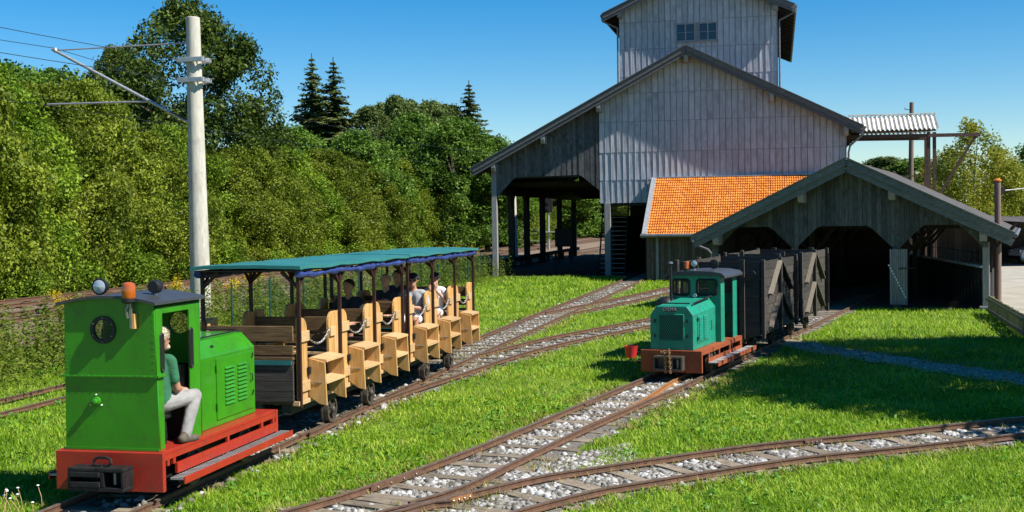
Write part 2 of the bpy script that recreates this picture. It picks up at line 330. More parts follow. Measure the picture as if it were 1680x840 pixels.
for k in range(4):     # four worn sleeper shapes
    b = MB(); ns = 7; V = []
    for i in range(ns):
        x = -.65 + 1.3 * i / (ns - 1); j = lambda a: random.uniform(-a, a); e = .75 if i in (0, ns - 1) else 1
        V += [(x + j(.012), -.095 * e + j(.008), -.12), (x + j(.012), .095 * e + j(.008), -.12), (x + j(.012), .088 * e + j(.01), -.004 + j(.006) - (1 - e) * .04), (x + j(.012), -.088 * e + j(.01), -.004 + j(.006) - (1 - e) * .04)]
    F = [(i * 4 + q, i * 4 + (q + 1) % 4, (i + 1) * 4 + (q + 1) % 4, (i + 1) * 4 + q) for i in range(ns - 1) for q in range(4)] + [(3, 2, 1, 0), tuple((ns - 1) * 4 + q for q in range(4))]
    o = b.add(V, F).build('sleeper', 'sleeper'); SLEEP.append(o.data); bpy.data.objects.remove(o)
BEDS = []      # (centre polyline, half width, density)
def bed(name, P, hw, z, mat='gravel'):
    n, _ = normals(P); r = np.random.default_rng(len(P)); V = []
    for s in (-1, 1): V.append(P + n * (s * (hw + r.uniform(-.08, .1 if mat == 'gravel' else .22, len(P))))[:, None])
    V = np.concatenate(V); V = np.c_[V, np.full(len(V), z)]; k = len(P)
    F = np.array([(i, k + i, k + i + 1, i + 1) for i in range(k - 1)])
    return tag(npmesh(name, V, F, mat), kind='structure')
def along(P, sp, s0=0, s1=1e9):
    d = np.r_[0, np.cumsum(np.linalg.norm(np.diff(P, axis=0), axis=1))]
    s = np.arange(s0, min(s1, d[-1]), sp); s = s + rng.uniform(-.05, .05, len(s))
    x = np.interp(s, d, P[:, 0]); y = np.interp(s, d, P[:, 1]); _, t = normals(P)
    tx = np.interp(s, d, t[:, 0]); ty = np.interp(s, d, t[:, 1]); return x, y, np.arctan2(ty, tx)
def track(label, P, group=None, left=None, right=None, sp=.62, ln=1.3, gauge=.88, s0=0, s1=1e9, slp=True, z=0, s=1.0, rmat='rail', w=.19):
    t = thing('railway_track', label, 'track', (P[0][0], P[0][1], 0)); o = np.array(P[0])
    for q in (left if left is not None else offset(P, -gauge / 2), right if right is not None else offset(P, gauge / 2)): rail(q - o, t, .034 + z, s * .82, rmat)
    if slp:
        for x, y, a in zip(*along(P, sp, s0, s1)): sleeper(t, x - o[0], y - o[1], a + math.pi / 2, ln, w, .034 + z)
    return t, o
c1 = np.array([t1(u, 0)[:2] for u in np.arange(-2.0, 52, .5)])
tr1, _ = track('long straight narrow track the green passenger train stands on, running into the barn', c1)
c2 = catmull([(-3.6, 8.9), (-1.83, 11.12), (-.98, 12.44), (.065, 14.54), (1.41, 17.6), (2.58, 20.26), (4.95, 25.6), (7.4, 31.1), (9.9, 36.7), (12.5, 42.5)])
r2 = catmull([(-1.03, 11.65), (-.55, 12.31), (.10, 13.81), (.79, 15.42), (1.86, 17.72), (2.98, 20.08), (5.35, 25.42), (7.8, 30.92), (10.3, 36.5), (12.9, 42.3)])
tr2, o2 = track('narrow track under the teal locomotive, with an orange rusted extra rail', c2, right=r2, s0=3.3)
rail(catmull([(.86, 15.62), (1.83, 17.8), (2.66, 20.17), (3.6, 22.3)]) - o2, tr2, .034, .82, 'rail_orange', 'rail_orange', 'guard_rail')
c3 = catmull([(-2.6, 8.7), (-.79, 11.0), (.385, 12.27), (1.066, 12.76), (2.91, 13.87), (4.43, 14.50), (6.86, 15.54), (9.5, 16.4), (13, 17.3)])
tr3, o3 = track('narrow curved branch track sweeping right through the foreground grass', c3, s0=4.4, sp=.66)
for d in np.arange(.2, 4.4, .56):        # long switch timbers shared by both routes
    i = int(d / .25) + 0; a = c2[min(i, len(c2) - 1)]; b = c3[np.argmin(np.linalg.norm(c3 - a - (c3 - a) * .0, axis=1))]
    m = (a + b) / 2; _, tt = normals(c2); ang = math.atan2(tt[i][1], tt[i][0])
    sleeper(tr2, m[0] - o2[0], m[1] - o2[1], ang + math.pi / 2, 1.45 + np.linalg.norm(a - b) * 1.1, .2)
# wing and check rails plus bolted fishplates near the crossing
rail(catmull([(-2.05, 10.35), (-1.5, 11.05), (-1.1, 11.50), (-.86, 11.66), (-.62, 11.72)]) - o2, tr2, .034, .78, name='wing_rail')
rail(catmull([(-1.75, 10.2), (-1.22, 10.95), (-.92, 11.30)]) - o3, tr3, .034, .78, name='wing_rail')
def fishplate(par, o, p, q, mat='rail'):
    p = np.array(p) - o; q = np.array(q) - o; d = (q - p) / np.linalg.norm(q - p); n = np.array([d[1], -d[0]])
    b = MB(); a0 = p + n * .022; a1 = q + n * .022; b.bar((*a0, .062), (*a1, .062), .018, .048)
    f = b.build('fishplate', mat, par)
    for k in range(4):
        c = p + (q - p) * (k + .5) / 4 + n * .03
        MB().lathe([(.012, 0), (.012, .012), (.006, .016)], 6, (0, 0, 0), 'y').build('bolt', 'steel', f).location = (*c, .062)
    for x in f.children: x.rotation_euler = (0, 0, math.atan2(n[1], n[0]) - math.pi / 2)
l2 = offset(c2, -.44); l3 = offset(c3, -.44)
def near(P, x): i = int(np.argmin(np.abs(P[:, 0] - x))); return P[i]
fishplate(tr2, o2, near(l2, -1.45), near(l2, -1.05)); fishplate(tr3, o3, near(l3, -.72), near(l3, -.38), 'rail_orange')
fishplate(tr2, o2, near(l2, 1.0), near(l2, 1.25)); fishplate(tr3, o3, near(l3, 3.4), near(l3, 3.75))
r4 = catmull([t1(4.4, .5)[:2], (-2.2, 17.75), (-1.61, 19.62), (-.87, 21.6), (.08, 24.3), (1.40, 27.1), (3.43, 30.55), (5.6, 34.2), (7.9, 38.2)])
l4 = catmull([(-.80, 24.3), (.77, 27.75), (2.04, 29.95), (3.69, 32.75), (5.0, 34.9), (7.1, 38.6)])
c4 = (offset(r4, -.44))
tr4, _ = track('narrow branch track leaving the passenger train line towards the shed', c4, left=l4, right=r4, s0=6.5, sp=.66)
l5 = catmull([(.95, 35.28), (2.17, 38.03), (3.85, 41.83), (5.17, 45.08), (6.4, 48.0)]); c5 = offset(l5, .44)
tr5, _ = track('short narrow siding track leading to the tiled annex', c5, sp=.66)
c6 = np.array([(lat(-11.6, y)) for y in np.arange(13, 40, 1.0)])
tr6, _ = track('overgrown narrow track half hidden in the grass left of the green locomotive', c6, slp=False, z=.01)
for (l, z, lab) in ((-20.4, .28, 'standard gauge main line track nearer the concrete mast'), (-24.2, .28, 'standard gauge main line track along the foot of the tall hedge')):
    c = np.array([lat(l, y) for y in np.arange(22, 190, 2.0)])
    t, o = track(lab, c, 'main line tracks', gauge=1.5, sp=1.3, ln=2.5, z=z, s=1.7, s1=62, w=.25)
cs = np.array([lat(-15.4, y) for y in np.arange(60, 150, 2.0)])
track('standard gauge siding track beside the open barn wing', cs, gauge=1.5, sp=1.3, ln=2.5, z=.1, s=1.7, s1=40, w=.25)
for i, (nm, P, hw, mat) in enumerate((('ballast_bed', c1, .50, 'gravel'), ('ballast_bed', c4, .56, 'gravel'), ('ballast_bed', c5, .56, 'gravel'), ('ballast_bed', c2, .58, 'gravel'), ('ballast_bed', c3, .50, 'gravel'), ('ballast_bed', cs, 1.6, 'railballast'))):
    bed(nm, P, hw, .004 + .003 * i, mat)
# raised bank of the main line
P = np.array([(lat(-22.3, y)) for y in np.arange(10, 400, 4.0)]); n_, _ = normals(P)
prof = [(-5.2, 0.0), (-4.2, .27), (4.2, .27), (5.2, 0.0)]; V = np.array([(p[0] + q[0] * a, p[1] + q[1] * a, h) for p, q in zip(P, n_) for a, h in prof])
F = np.array([(i * 4 + j, i * 4 + j + 1, i * 4 + j + 5, i * 4 + j + 4) for i in range(len(P) - 1) for j in range(3)])
tag(npmesh('railway_embankment', V, F, 'railballast'), kind='structure')
pathc = catmull([(4.9, 29.2), (5.7, 27.2), (6.35, 25.2), (6.95, 23.6), (7.6, 21.9), (8.5, 19.9), (10.2, 16.8), (12, 14)])
bed('path', pathc, .46, .028, 'pathmat')

# ------------------------------------------------------------------ ballast stones (stuff)
ico = bmesh.new(); bmesh.ops.create_icosphere(ico, subdivisions=1, radius=1); IV = np.array([v.co[:] for v in ico.verts]); IF = np.array([[v.index for v in f.verts] for f in ico.faces]); ico.free()
def stones(name, label, pts, size, seed):
    r = np.random.default_rng(seed); n = len(pts); V = np.repeat(IV[None], n, 0) * r.uniform(.58, 1.28, (n, len(IV), 1))
    V *= (size * r.uniform(.6, 1.45, n))[:, None, None] * np.stack([r.uniform(.8, 1.35, n), r.uniform(.7, 1.1, n), r.uniform(.55, .95, n)], 1)[:, None, :]
    a = r.uniform(0, 6.28, n); c, s = np.cos(a)[:, None], np.sin(a)[:, None]
    X = V[..., 0] * c - V[..., 1] * s; Y = V[..., 0] * s + V[..., 1] * c
    V = np.stack([X + pts[:, 0:1], Y + pts[:, 1:2], V[..., 2] + pts[:, 2:3]], 2).reshape(-1, 3)
    F = (IF[None] + (np.arange(n) * len(IV))[:, None, None]).reshape(-1, 3)
    return tag(npmesh(name, V, F, 'stone'), label, 'ballast', kind='stuff')
def scatter_track(P, y0, y1, dens, hw, seed, rails=(.44,), sl=None):
    r = np.random.default_rng(seed); d = np.r_[0, np.cumsum(np.linalg.norm(np.diff(P, axis=0), axis=1))]; n = int(d[-1] * 2 * hw * dens)
    s = r.uniform(0, d[-1], n); o = np.clip(r.normal(0, hw * .52, n), -hw * 1.15, hw * 1.15); nn, _ = normals(P)
    x = np.interp(s, d, P[:, 0]) + np.interp(s, d, nn[:, 0]) * o; y = np.interp(s, d, P[:, 1]) + np.interp(s, d, nn[:, 1]) * o
    k = (y > y0) & (y < y1) & (np.abs(np.abs(o) - .44) > .065) & ((np.abs(o) < .5) | (vnoise(x, y, .5, seed) > .42))
    return np.c_[x, y, r.uniform(-.022, .014, n)][k]
SLP = np.array([(o.matrix_basis.translation.x + o.parent.location.x, o.matrix_basis.translation.y + o.parent.location.y, o.rotation_euler.z, .65 * o.scale.x) for o in bpy.data.objects if o.name.startswith('sleeper')])
def offsleeper(P, keep=.02):     # few stones lie on top of a sleeper
    m = np.ones(len(P), bool)
    for x, y, a, hl in SLP:
        dx, dy = P[:, 0] - x, P[:, 1] - y; m &= ~((np.abs(dx * math.cos(a) + dy * math.sin(a)) < hl) & (np.abs(-dx * math.sin(a) + dy * math.cos(a)) < .135))
    return P[m | (rng.random(len(P)) < keep)]
railcloud = np.concatenate([l2, r2, l3, offset(c3, .44)])
def offrail(P, RC, d=.05):
    keep = np.ones(len(P), bool)
    for i in range(0, len(P), 4000):
        q = P[i:i + 4000, None, :2] - RC[None]; keep[i:i + 4000] = np.sqrt((q ** 2).sum(2)).min(1) > d
    return P[keep]
A = np.concatenate([scatter_track(c2, 10, 20.8, 1150, .56, 1), scatter_track(c3, 9.5, 17.5, 1150, .50, 2)])
tri = rng.uniform(0, 1, (4200, 2)); tri = np.c_[-.9 + 2.6 * tri[:, 0], 11.6 + 3.0 * tri[:, 0] + (tri[:, 1] - .3) * 1.1, rng.uniform(-.02, .012, 4200)]
tri = tri[(tri[:, 0] > np.interp(tri[:, 1], r2[:, 1], r2[:, 0]) + .04) & (tri[:, 1] > np.interp(tri[:, 0], l3[:, 0], l3[:, 1]) + .04) & (tri[:, 0] < 1.4)]
fine2 = catmull(r2[::2], .05); fine3 = catmull(l3[::2], .05)
A = offrail(offsleeper(np.concatenate([A, tri])), np.concatenate([fine2, fine3, catmull(l2[::2], .05)]))
stones('ballast_stones', 'pale limestone ballast between the foreground rails of the switch', A, .039, 3)
Bp = np.concatenate([scatter_track(c1, 10.5, 26, 150, .52, 4), scatter_track(c1, 26, 52, 120, .62, 5), scatter_track(c4, 17, 38, 130, .62, 6), scatter_track(c5, 35, 46, 110, .62, 7), scatter_track(c2, 20.8, 33, 90, .60, 8)])
stones('ballast_stones', 'loose pale ballast along the passenger train line and its branches', offsleeper(Bp, .15), .036, 9)
b_ = rng.uniform(0, 1, (44, 2)); side = np.where(rng.random(44) < .75, .62, -.62) + rng.normal(0, .07, 44)
Q = np.array([t1(u, v, .02) for u, v in zip(-.6 + 9 * b_[:, 0], side)]); stones('ballast_stones', 'scattered larger white stones along the edge of the passenger train line', Q, .048, 10)
pp = scatter_track(pathc, 14, 29, 55, .42, 12); pp[:, 2] = .03
stones('path_gravel', 'small loose stones strewn on the trodden path', pp, .022, 13)

# ------------------------------------------------------------------ grass (stuff)
def inpoly(x, y, poly):
    r = np.zeros(len(x), bool); j = len(poly) - 1
    for i in range(len(poly)):
        xi, yi = poly[i]; xj, yj = poly[j]
        c = ((yi > y) != (yj > y)) & (x < (xj - xi) * (y - yi) / (yj - yi + 1e-12) + xi); r ^= c; j = i
    return r
YARD = [(14.0, 35.2), (13.6, 33.6), (12.3, 28.6), (11.4, 25.0), (13, 22), (70, 20), (70, 69), (23, 69), (17.5, 60), (17.5, 45.5)]
BARN = [fr((4.16, 58), 12.3)(u, v)[:2] for u, v in ((.3, -5.3), (.1, .4), (-1.5, 2.6), (-4.6, 2.6), (-4.6, 11.6), (26, 11.6), (26, -5.6))]
SHED = [fr((13.33, 34.44), 23)(u, v)[:2] for u, v in ((.1, -8.2), (.1, .2), (13, .2), (13, -8.2))]
def tdist(x, y, P):
    d = np.full(len(x), 1e9)
    for k in range(0, len(P) - 1):
        a, b = P[k], P[k + 1]; ab = b - a; t = np.clip(((x - a[0]) * ab[0] + (y - a[1]) * ab[1]) / (ab @ ab), 0, 1)
        d = np.minimum(d, (x - a[0] - t * ab[0]) ** 2 + (y - a[1] - t * ab[1]) ** 2)
    return np.sqrt(d)
def lawnmask(x, y, r, soft=.26):
    k = ~inpoly(x, y, YARD) & ~inpoly(x, y, BARN) & ~inpoly(x, y, SHED)
    edge = vnoise(x, y, .45, 21) * soft + vnoise(x, y, .12, 22) * .12
    for P, w in ((c1, .40), (c2[::2], .46), (c3[::2], .40), (c4[::2], .42), (c5[::3], .42), (pathc[::2], .26)):
        k &= tdist(x, y, P) > w + edge
    wedge = (x > np.interp(y, r2[:, 1], r2[:, 0])) & (y > np.interp(x, l3[:, 0], l3[:, 1])) & (x < .55 + vnoise(x, y, .3, 33) * .5) & (y < 14.6)
    k &= ~wedge
    return k & ((x - .2235 * y) * .976 > -18.5)
GV = []; GF = []; gofs = 0
def blades(y0, y1, dens, hmin, hmax, w, seed, seg):
    global gofs
    r = np.random.default_rng(seed); xa, xb = -.52 * y1 - 2.5, .52 * y1 + 2.5
    n = int((xb - xa) * (y1 - y0) * dens); x = r.uniform(xa, xb, n); y = r.uniform(y0, y1, n)
    k = (np.abs(x) < .52 * y + 2.5); x, y = x[k], y[k]
    den = .45 + .55 * vnoise(x, y, .35, 41); k = r.random(len(x)) < den; x, y = x[k], y[k]
    k = lawnmask(x, y, r); x, y = x[k], y[k]; n = len(x)
    big = vnoise(x, y, 1.6, 31); tu = vnoise(x, y, .30, 32)
    h = (hmin + (hmax - hmin) * r.random(n) ** 1.3) * (.55 + .6 * big + .55 * tu); a = r.uniform(0, 6.283, n); le = r.uniform(.2, 1.5, n) * h
    wd_ = w * r.uniform(.6, 1.3, n); dx, dy = np.cos(a), np.sin(a); px, py = -dy * wd_ / 2, dx * wd_ / 2
    b0 = np.stack([x - px, y - py, np.zeros(n)], 1); b1 = np.stack([x + px, y + py, np.zeros(n)], 1)
    tip = np.stack([x + dx * le, y + dy * le, h], 1)
    if seg:
        mx, my, mz = x + dx * le * .32, y + dy * le * .32, h * .62
        m0 = np.stack([mx - px * .8, my - py * .8, mz], 1); m1 = np.stack([mx + px * .8, my + py * .8, mz], 1)
        V = np.stack([b0, b1, m0, m1, tip], 1).reshape(-1, 3); F = np.array([(0, 1, 3), (0, 3, 2), (2, 3, 4)]); kk = 5
    else:
        V = np.stack([b0, b1, tip], 1).reshape(-1, 3); F = np.array([(0, 1, 2)]); kk = 3
    F = (F[None] + (np.arange(n) * kk)[:, None, None]).reshape(-1, 3) + gofs
    GV.append(V); GF.append(F); gofs += len(V)
blades(9.6, 14, 3000, .026, .066, .0095, 1, True)
blades(14, 19, 1500, .028, .072, .013, 2, True)
blades(19, 27, 620, .04, .09, .018, 3, False)
blades(27, 38, 260, .05, .10, .03, 4, False)
blades(38, 62, 95, .06, .12, .05, 5, False)
tag(npmesh('lawn_grass', np.concatenate(GV), np.concatenate(GF), 'grass'), 'short bright green lawn grass covering the ground between the tracks', 'grass', kind='stuff')
def edge_grass(P, w0, w1, y1, dens, seed):     # dry straw-coloured blades along the track edges
    r = np.random.default_rng(seed); n = int(len(P) * .3 * dens); i = r.integers(0, len(P), n); nn, _ = normals(P); o = r.uniform(w0, w1, n) * np.where(r.random(n) < .5, -1, 1)
    x = P[i, 0] + nn[i, 0] * o + r.uniform(-.15, .15, n); y = P[i, 1] + nn[i, 1] * o + r.uniform(-.15, .15, n); k = (y < y1) & (vnoise(x, y, .6, seed) > .40); x, y = x[k], y[k]; n = len(x)
    h = r.uniform(.03, .10, n); a = r.uniform(0, 6.28, n); dx, dy = np.cos(a), np.sin(a); w = .004 + .0004 * y
    return np.stack([np.stack([x - dy * w, y + dx * w, 0 * x], 1), np.stack([x + dy * w, y - dx * w, 0 * x], 1), np.stack([x + dx * h * .9, y + dy * h * .9, h], 1)], 1).reshape(-1, 3)
V = np.concatenate([edge_grass(c1, .42, .85, 40, 260, 81), edge_grass(c2, .42, .9, 21, 420, 82), edge_grass(c3, .38, .8, 20, 420, 83), edge_grass(c4, .4, .8, 36, 150, 84), edge_grass(pathc, .25, .8, 30, 260, 85), edge_grass(c1, -.35, .35, 30, 60, 86), edge_grass(c3, -.38, .38, 20, 50, 87)])
tag(npmesh('dry_grass', V, np.arange(len(V)).reshape(-1, 3), 'straw'), 'dry straw coloured grass fringing the rails and the path', 'grass', kind='stuff')
def cards(pos, nrm, size, asp, r):   # diamond leaf quads
    n = len(pos); nrm = nrm / (np.linalg.norm(nrm, axis=1)[:, None] + 1e-9)
    t = r.normal(size=(n, 3)); t -= nrm * (t * nrm).sum(1)[:, None]; t /= np.linalg.norm(t, axis=1)[:, None] + 1e-9
    b = np.cross(nrm, t); s = (size * r.uniform(.65, 1.35, n))[:, None]
    V = np.stack([pos - t * s, pos + b * s * asp + nrm * s * .12, pos + t * s, pos - b * s * asp + nrm * s * .12], 1).reshape(-1, 3)
    return V, np.arange(n * 4).reshape(n, 4)
r_ = np.random.default_rng(77); n_w = 5200; x = r_.uniform(-9, 10, n_w); y = r_.uniform(10, 24, n_w); k = lawnmask(x, y, r_) & (vnoise(x, y, .8, 51) > .46) & (np.abs(x) < .52 * y + 1); x, y = x[k], y[k]
lp = []; ln_ = []
for a, b in zip(x, y):
    for q in range(r_.integers(4, 8)):
        an = r_.uniform(0, 6.28); d = r_.uniform(.02, .07); lp.append((a + math.cos(an) * d, b + math.sin(an) * d, r_.uniform(.03, .085))); ln_.append((math.cos(an) * .7, math.sin(an) * .7, r_.uniform(.3, 1)))
V, F = cards(np.array(lp), np.array(ln_), .028, .5, r_)
tag(npmesh('lawn_herbs', V, F, 'broadleaf'), 'broad dark green clover and plantain leaves mixed into the lawn', 'herbs', kind='stuff')
# straw-coloured tufts and daisies by the green locomotive
fl = thing('daisy_clump', 'small clump of white and yellow flowers with dry stalks beside the red bumper', 'flowers', (-4.95, 11.75, 0))
b = MB(); hd = MB(); ye = MB()
for k in range(26):
    p = Vector((random.uniform(-.45, .3), random.uniform(-.25, .3), 0)); q = p + Vector((random.uniform(-.1, .1), random.uniform(-.05, .05), random.uniform(.1, .3))); b.tube([p, (p + q) / 2 + Vector((.01, 0, .01)), q], .003, 4)
    if k < 13: hd.lathe([(.002, 0), (.016, .003), (.016, .006), (.006, .012)], 7, q)
    elif k < 15: ye.lathe([(.002, 0), (.02, .004), (.014, .012)], 7, q)
b.build('stalk', 'larch_h', fl); hd.build('white_flower', 'white', fl); ye.build('yellow_flower', 'yellow', fl)

# ------------------------------------------------------------------ the peat works barn
BO = (4.16, 58, 0); BD = 12.3
barn = thing('peat_barn', 'tall grey peat loading barn with zinc clad gable, open timber wing and square tower', 'barn', BO, BD)
AX, AZ, SL, SR = 4.24, 10.67, .525, .502
def roofz(v): return AZ + SL * (v - AX) if v < AX else AZ - SR * (v - AX)
def under(poly, d=.3):
    poly = clip(poly, -SL, 1, AZ - d - SL * AX); return clip(poly, SR, 1, AZ - d + SR * AX)
def panel(name, mat, par, poly, y0, th, tilt=0, z0=0, z1=1, j=0, bev=0):
    if len(poly) < 3: return None
    jj = [random.uniform(-j, j) for _ in poly]
    return MB().prism(poly, lambda p, s, jj=jj, poly=poly: (p[0], (y0 - tilt * (1 - (p[1] - z0) / (z1 - z0)) - jj[poly.index(p)]) if s else y0 + th, p[1])).build(name, mat, par)
def clad_panel(par, v0, v1, z0, z1, y0, clipper, bow=.012):
    b = MB(); n = 3; ty = random.uniform(-.005, .005); bw = bow * .6 * random.uniform(-.3, 1.2); tl_ = random.uniform(.01, .022); tz = random.uniform(-.008, .008)
    for k in range(n):
        a, c = v0 + (v1 - v0) * k / n, v0 + (v1 - v0) * (k + 1) / n; q = clipper([(a, z0), (c, z0), (c, z1), (a, z1)])
        if not q or len(q) < 3: continue
        def f(p, s):
            t = (p[0] - v0) / (v1 - v0); return (p[0], y0 - bw * (1 - (2 * t - 1) ** 2) - ty * (2 * t - 1) - tl_ * (1 - (p[1] - z0) / (z1 - z0)) if s else y0 + .03, p[1])
        b.prism(q, f)
    return b.build('cladding_panel', 'clad', par) if b.v else None
rows = [3.5, 4.57, 5.88, 7.32, 8.65, 10.0, 11.3]; cw = .2828
for i in range(40):
    v0 = .08 + i * cw; v1 = v0 + cw - .038
    for z0, z1 in zip(rows[:-1], rows[1:]):
        clad_panel(barn, v0, v1, z0, z1 - .01, -.03, under)
    q = under([(v1 + .016, 3.48), (v1 + .036, 3.48), (v1 + .036, 11.4), (v1 + .016, 11.4)])
    panel('cladding_seam', 'clad', barn, q, -.066, .05)
for z in rows[1:-1]:
    q = [p for p in ((.08, z), (11.4, z))]
    x0 = max(.08, AX - (AZ - .3 - z) / SL); x1 = min(11.4, AX + (AZ - .3 - z) / SR)
    if x1 > x0: box('lap_strip', 'cladseam', barn, x0, x1, -.034, -.02, z - .012, z + .004)
panel('cladding_light_block', 'shadeblack', barn, under([(.08, 3.5), (11.4, 3.5), (11.4, 11), (.08, 11)]), .004, .016)  # dark sheet added to stop sky light leaking through the panel gaps
def lowprof(v):
    if v < -4.05: return 3.85 + (v + 4.98) * (4.82 - 3.85) / .93
    if v < -.87: return 4.82 + (v + 4.05) * .016
    return 4.87 - (v + .87) * .82
n = 36
for i in range(n):
    v0 = -4.95 + i * 5.0 / n; v1 = v0 + 5.0 / n - .006
    q = under([(v0, lowprof(v0)), (v1, lowprof(v1)), (v1, 9), (v0, 9)])
    panel('board', 'greyboard', barn, q, -.012 - random.random() * .014 - (i % 2) * .012, .03)
box('post', 'paleboard', barn, -5.2, -4.95, -.14, .12, 0, 5.1, .012); box('post', 'paleboard', barn, .28, .56, -.1, .18, .06, 3.5, .012)
box('tie_beam', 'darkwood', barn, -5.1, .3, .06, .24, 4.78, 5.0)
for u in (3.82, 7.72, 12.3, 18.0, 23.6):
    box('post', 'darkwood', barn, -5.24, -4.94, u - .15, u + .15, 0, 4.1, .01)
    for d in (-1, 1): MB().prism([(u + d * .1, 3.25), (u + d * .1, 4.1), (u + d * .75, 4.1), (u + d * .45, 3.85)], lambda p, q: (-5.0 if q else -5.18, p[0], p[1])).build('brace', 'darkwood', barn)
    box('tie_beam', 'darkwood', barn, -5.1, .3, u - .1, u + .1, 4.45, 4.7)
box('wall_plate', 'darkwood', barn, -5.22, -4.96, -.0, 26, 4.02, 4.3); box('side_boarding', 'darkwood', barn, -5.16, -5.1, .05, 26, 4.3, 5.35)
box('edge_beam', 'darkwood', barn, -5.3, -5.12, .2, 26, .62, .82)
for u in np.arange(1.5, 26, 2.6): box('edge_post', 'darkwood', barn, -5.28, -5.14, u, u + .12, 0, .62)
box('loading_platform', 'shadeblack', barn, -4.8, -.2, 1.2, 26, .0, .3)  # near-black top stands in for the deep shade in the wing
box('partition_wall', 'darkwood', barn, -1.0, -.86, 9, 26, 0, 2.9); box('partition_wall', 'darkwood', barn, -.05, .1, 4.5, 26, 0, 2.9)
box('end_light_block', 'darkwood', barn, -5.1, -.06, 25.9, 25.98, 4.12, 6.9); box('upper_light_block', 'darkwood', barn, -.05, .06, .3, 26, 4.3, 8.0); box('side_wall', 'darkwood', barn, 11.28, 11.4, .0, 26, 0, 6.6); box('back_wall', 'darkwood', barn, -.9, 11.28, 25.9, 26, 0, 8)  # end gable and upper partition added to block light above the lintel
box('front_lower_wall', 'darkwood', barn, 2.62, 11.28, .04, .14, 0, 4.6); box('dark_backdrop_wall', 'darkwood', barn, .2, 11.2, 11, 11.1, 0, 6)  # inner wall across the barn added to keep the interior dark
box('header_beam', 'darkwood', barn, .1, 2.7, .02, .2, 3.36, 3.6)
for (vx, name) in ((AX, 0),):
    for sg, sl, ve, ze in ((-1, SL, -6.0, 5.29), (1, SR, 12.11, 6.72)):
        q = [(AX, AZ), (ve, ze), (ve, ze - .12), (AX, AZ - .12)]
        MB().prism(q, lambda p, s: (p[0], 26.5 if s else -.62, p[1])).build('roof', ['rooftop'], barn)
        # soffit lining, two stepped fascia boards on the verge
        for k, (yy, d0, d1) in enumerate(((-.70, -.03, .22), (-.66, .17, .40))):
            a = Vector((AX, yy, AZ - (d0 + d1) / 2)); b_ = Vector((ve, yy, ze - (d0 + d1) / 2))
            bar('fascia_board', 'fascia', barn, a, b_, .05, (d1 - d0) * .9)
        bar('verge_cap', 'gutter', barn, (AX, -.68, AZ + .045), (ve, -.68, ze + .045), .2, .03)
        for u in np.arange(.6, 26, 2.4): bar('rafter', 'darkwood', barn, (AX, u, AZ - .22), (ve, u, ze - .2), .12, .16)
        tube('gutter', 'gutter', barn, [(ve + sg * .05, -.6, ze - .05), (ve + sg * .05, 26, ze - .05)], .075, 8)
for v in (-4.98, -2.55, .12, 4.24, 8.1, 11.36):
    zt = roofz(v) - .34
    MB().prism([(-.66, zt), (-.66, zt - .20), (-.56, zt - .38), (-.0, zt - .40), (0, zt)], lambda p, s, v=v: (v + (.1 if s else -.1), p[0], p[1])).build('purlin_end', 'paleboard', barn, bevel=.01)
tube('downpipe', 'gutter', barn, [(12.1, -.45, 6.62), (12.05, -.4, 6.35), (11.55, -.15, 5.9), (11.48, -.1, 5.6), (11.48, -.1, .1)], .05, 8)
# stair inside the clad bay
st = MB(); 
for k in range(15): box('stair_tread', 'paleboard', barn, -.25, .98, 1.6 + k * .12, 1.82 + k * .12, .1 + k * .225, .135 + k * .225)
for x in (-.28, 1.0): bar('stair_string', 'darkwood', barn, (x, 1.6, .0), (x, 3.5, 3.45), .05, .2)
# tower
TU = 3.0; TL, TR_ = .72, 8.39; TA = (TL + TR_) / 2; TEZ = 12.72; TS = .45
def tin(poly):
    poly = clip(poly, SL, -1, -(AZ - SL * AX) + .12) if True else poly      # above the left main roof slope
    return poly
trow = [6.9, 8.3, 9.75, 11.1, 12.44, 13.8, 15.1]; W1 = (3.51, 4.45); W2 = (4.61, 5.51); WZ = (11.38, 12.26); ncol = 27; tcw = (TR_ - TL) / ncol
for i in range(ncol):
    v0 = TL + i * tcw; v1 = v0 + tcw - .038; seg = list(zip(trow[:-1], trow[1:])); vm = (v0 + v1) / 2
    if W1[0] - .1 < vm < W2[1] + .1: seg = [(6.9, 8.3), (8.3, 9.75), (9.75, 11.1), (11.1, WZ[0] - .02), (WZ[1] + .02, 13.8), (13.8, 15.1)]
    for z0, z1 in seg:
        def tclip(q, lo=min(roofz(v0), roofz(v1)) - .1):
            q = clip(q, 0, -1, -lo); q = clip(q, -TS, 1, TEZ + .2 - TS * TL) if q else q; return clip(q, TS, 1, TEZ + .2 + TS * TR_) if q else q
        clad_panel(barn, v0, v1, z0, z1 - .01, TU - .03, tclip)
    for za, zb in (((6.9, 15.1),) if not (W1[0] - .1 < v1 < W2[1] + .05) else ((6.9, WZ[0]), (WZ[1], 15.1))):
        q = clip([(v1 + .016, za), (v1 + .036, za), (v1 + .036, zb), (v1 + .016, zb)], 0, -1, -min(roofz(v0), roofz(v1)) + .05)
        q = clip(q, -TS, 1, TEZ + .2 - TS * TL); q = clip(q, TS, 1, TEZ + .2 + TS * TR_) if q else q
        if q: panel('cladding_seam', 'clad', barn, q, TU - .066, .05)
for z in trow[2:5]:
    for xa, xb in (((TL, TR_),) if z != 11.1 else ((TL, TR_),)):
        x0, x1 = xa, xb
        if z < AZ: continue
        box('lap_strip', 'cladseam', barn, x0, x1, TU - .034, TU - .02, z - .012, z + .004)
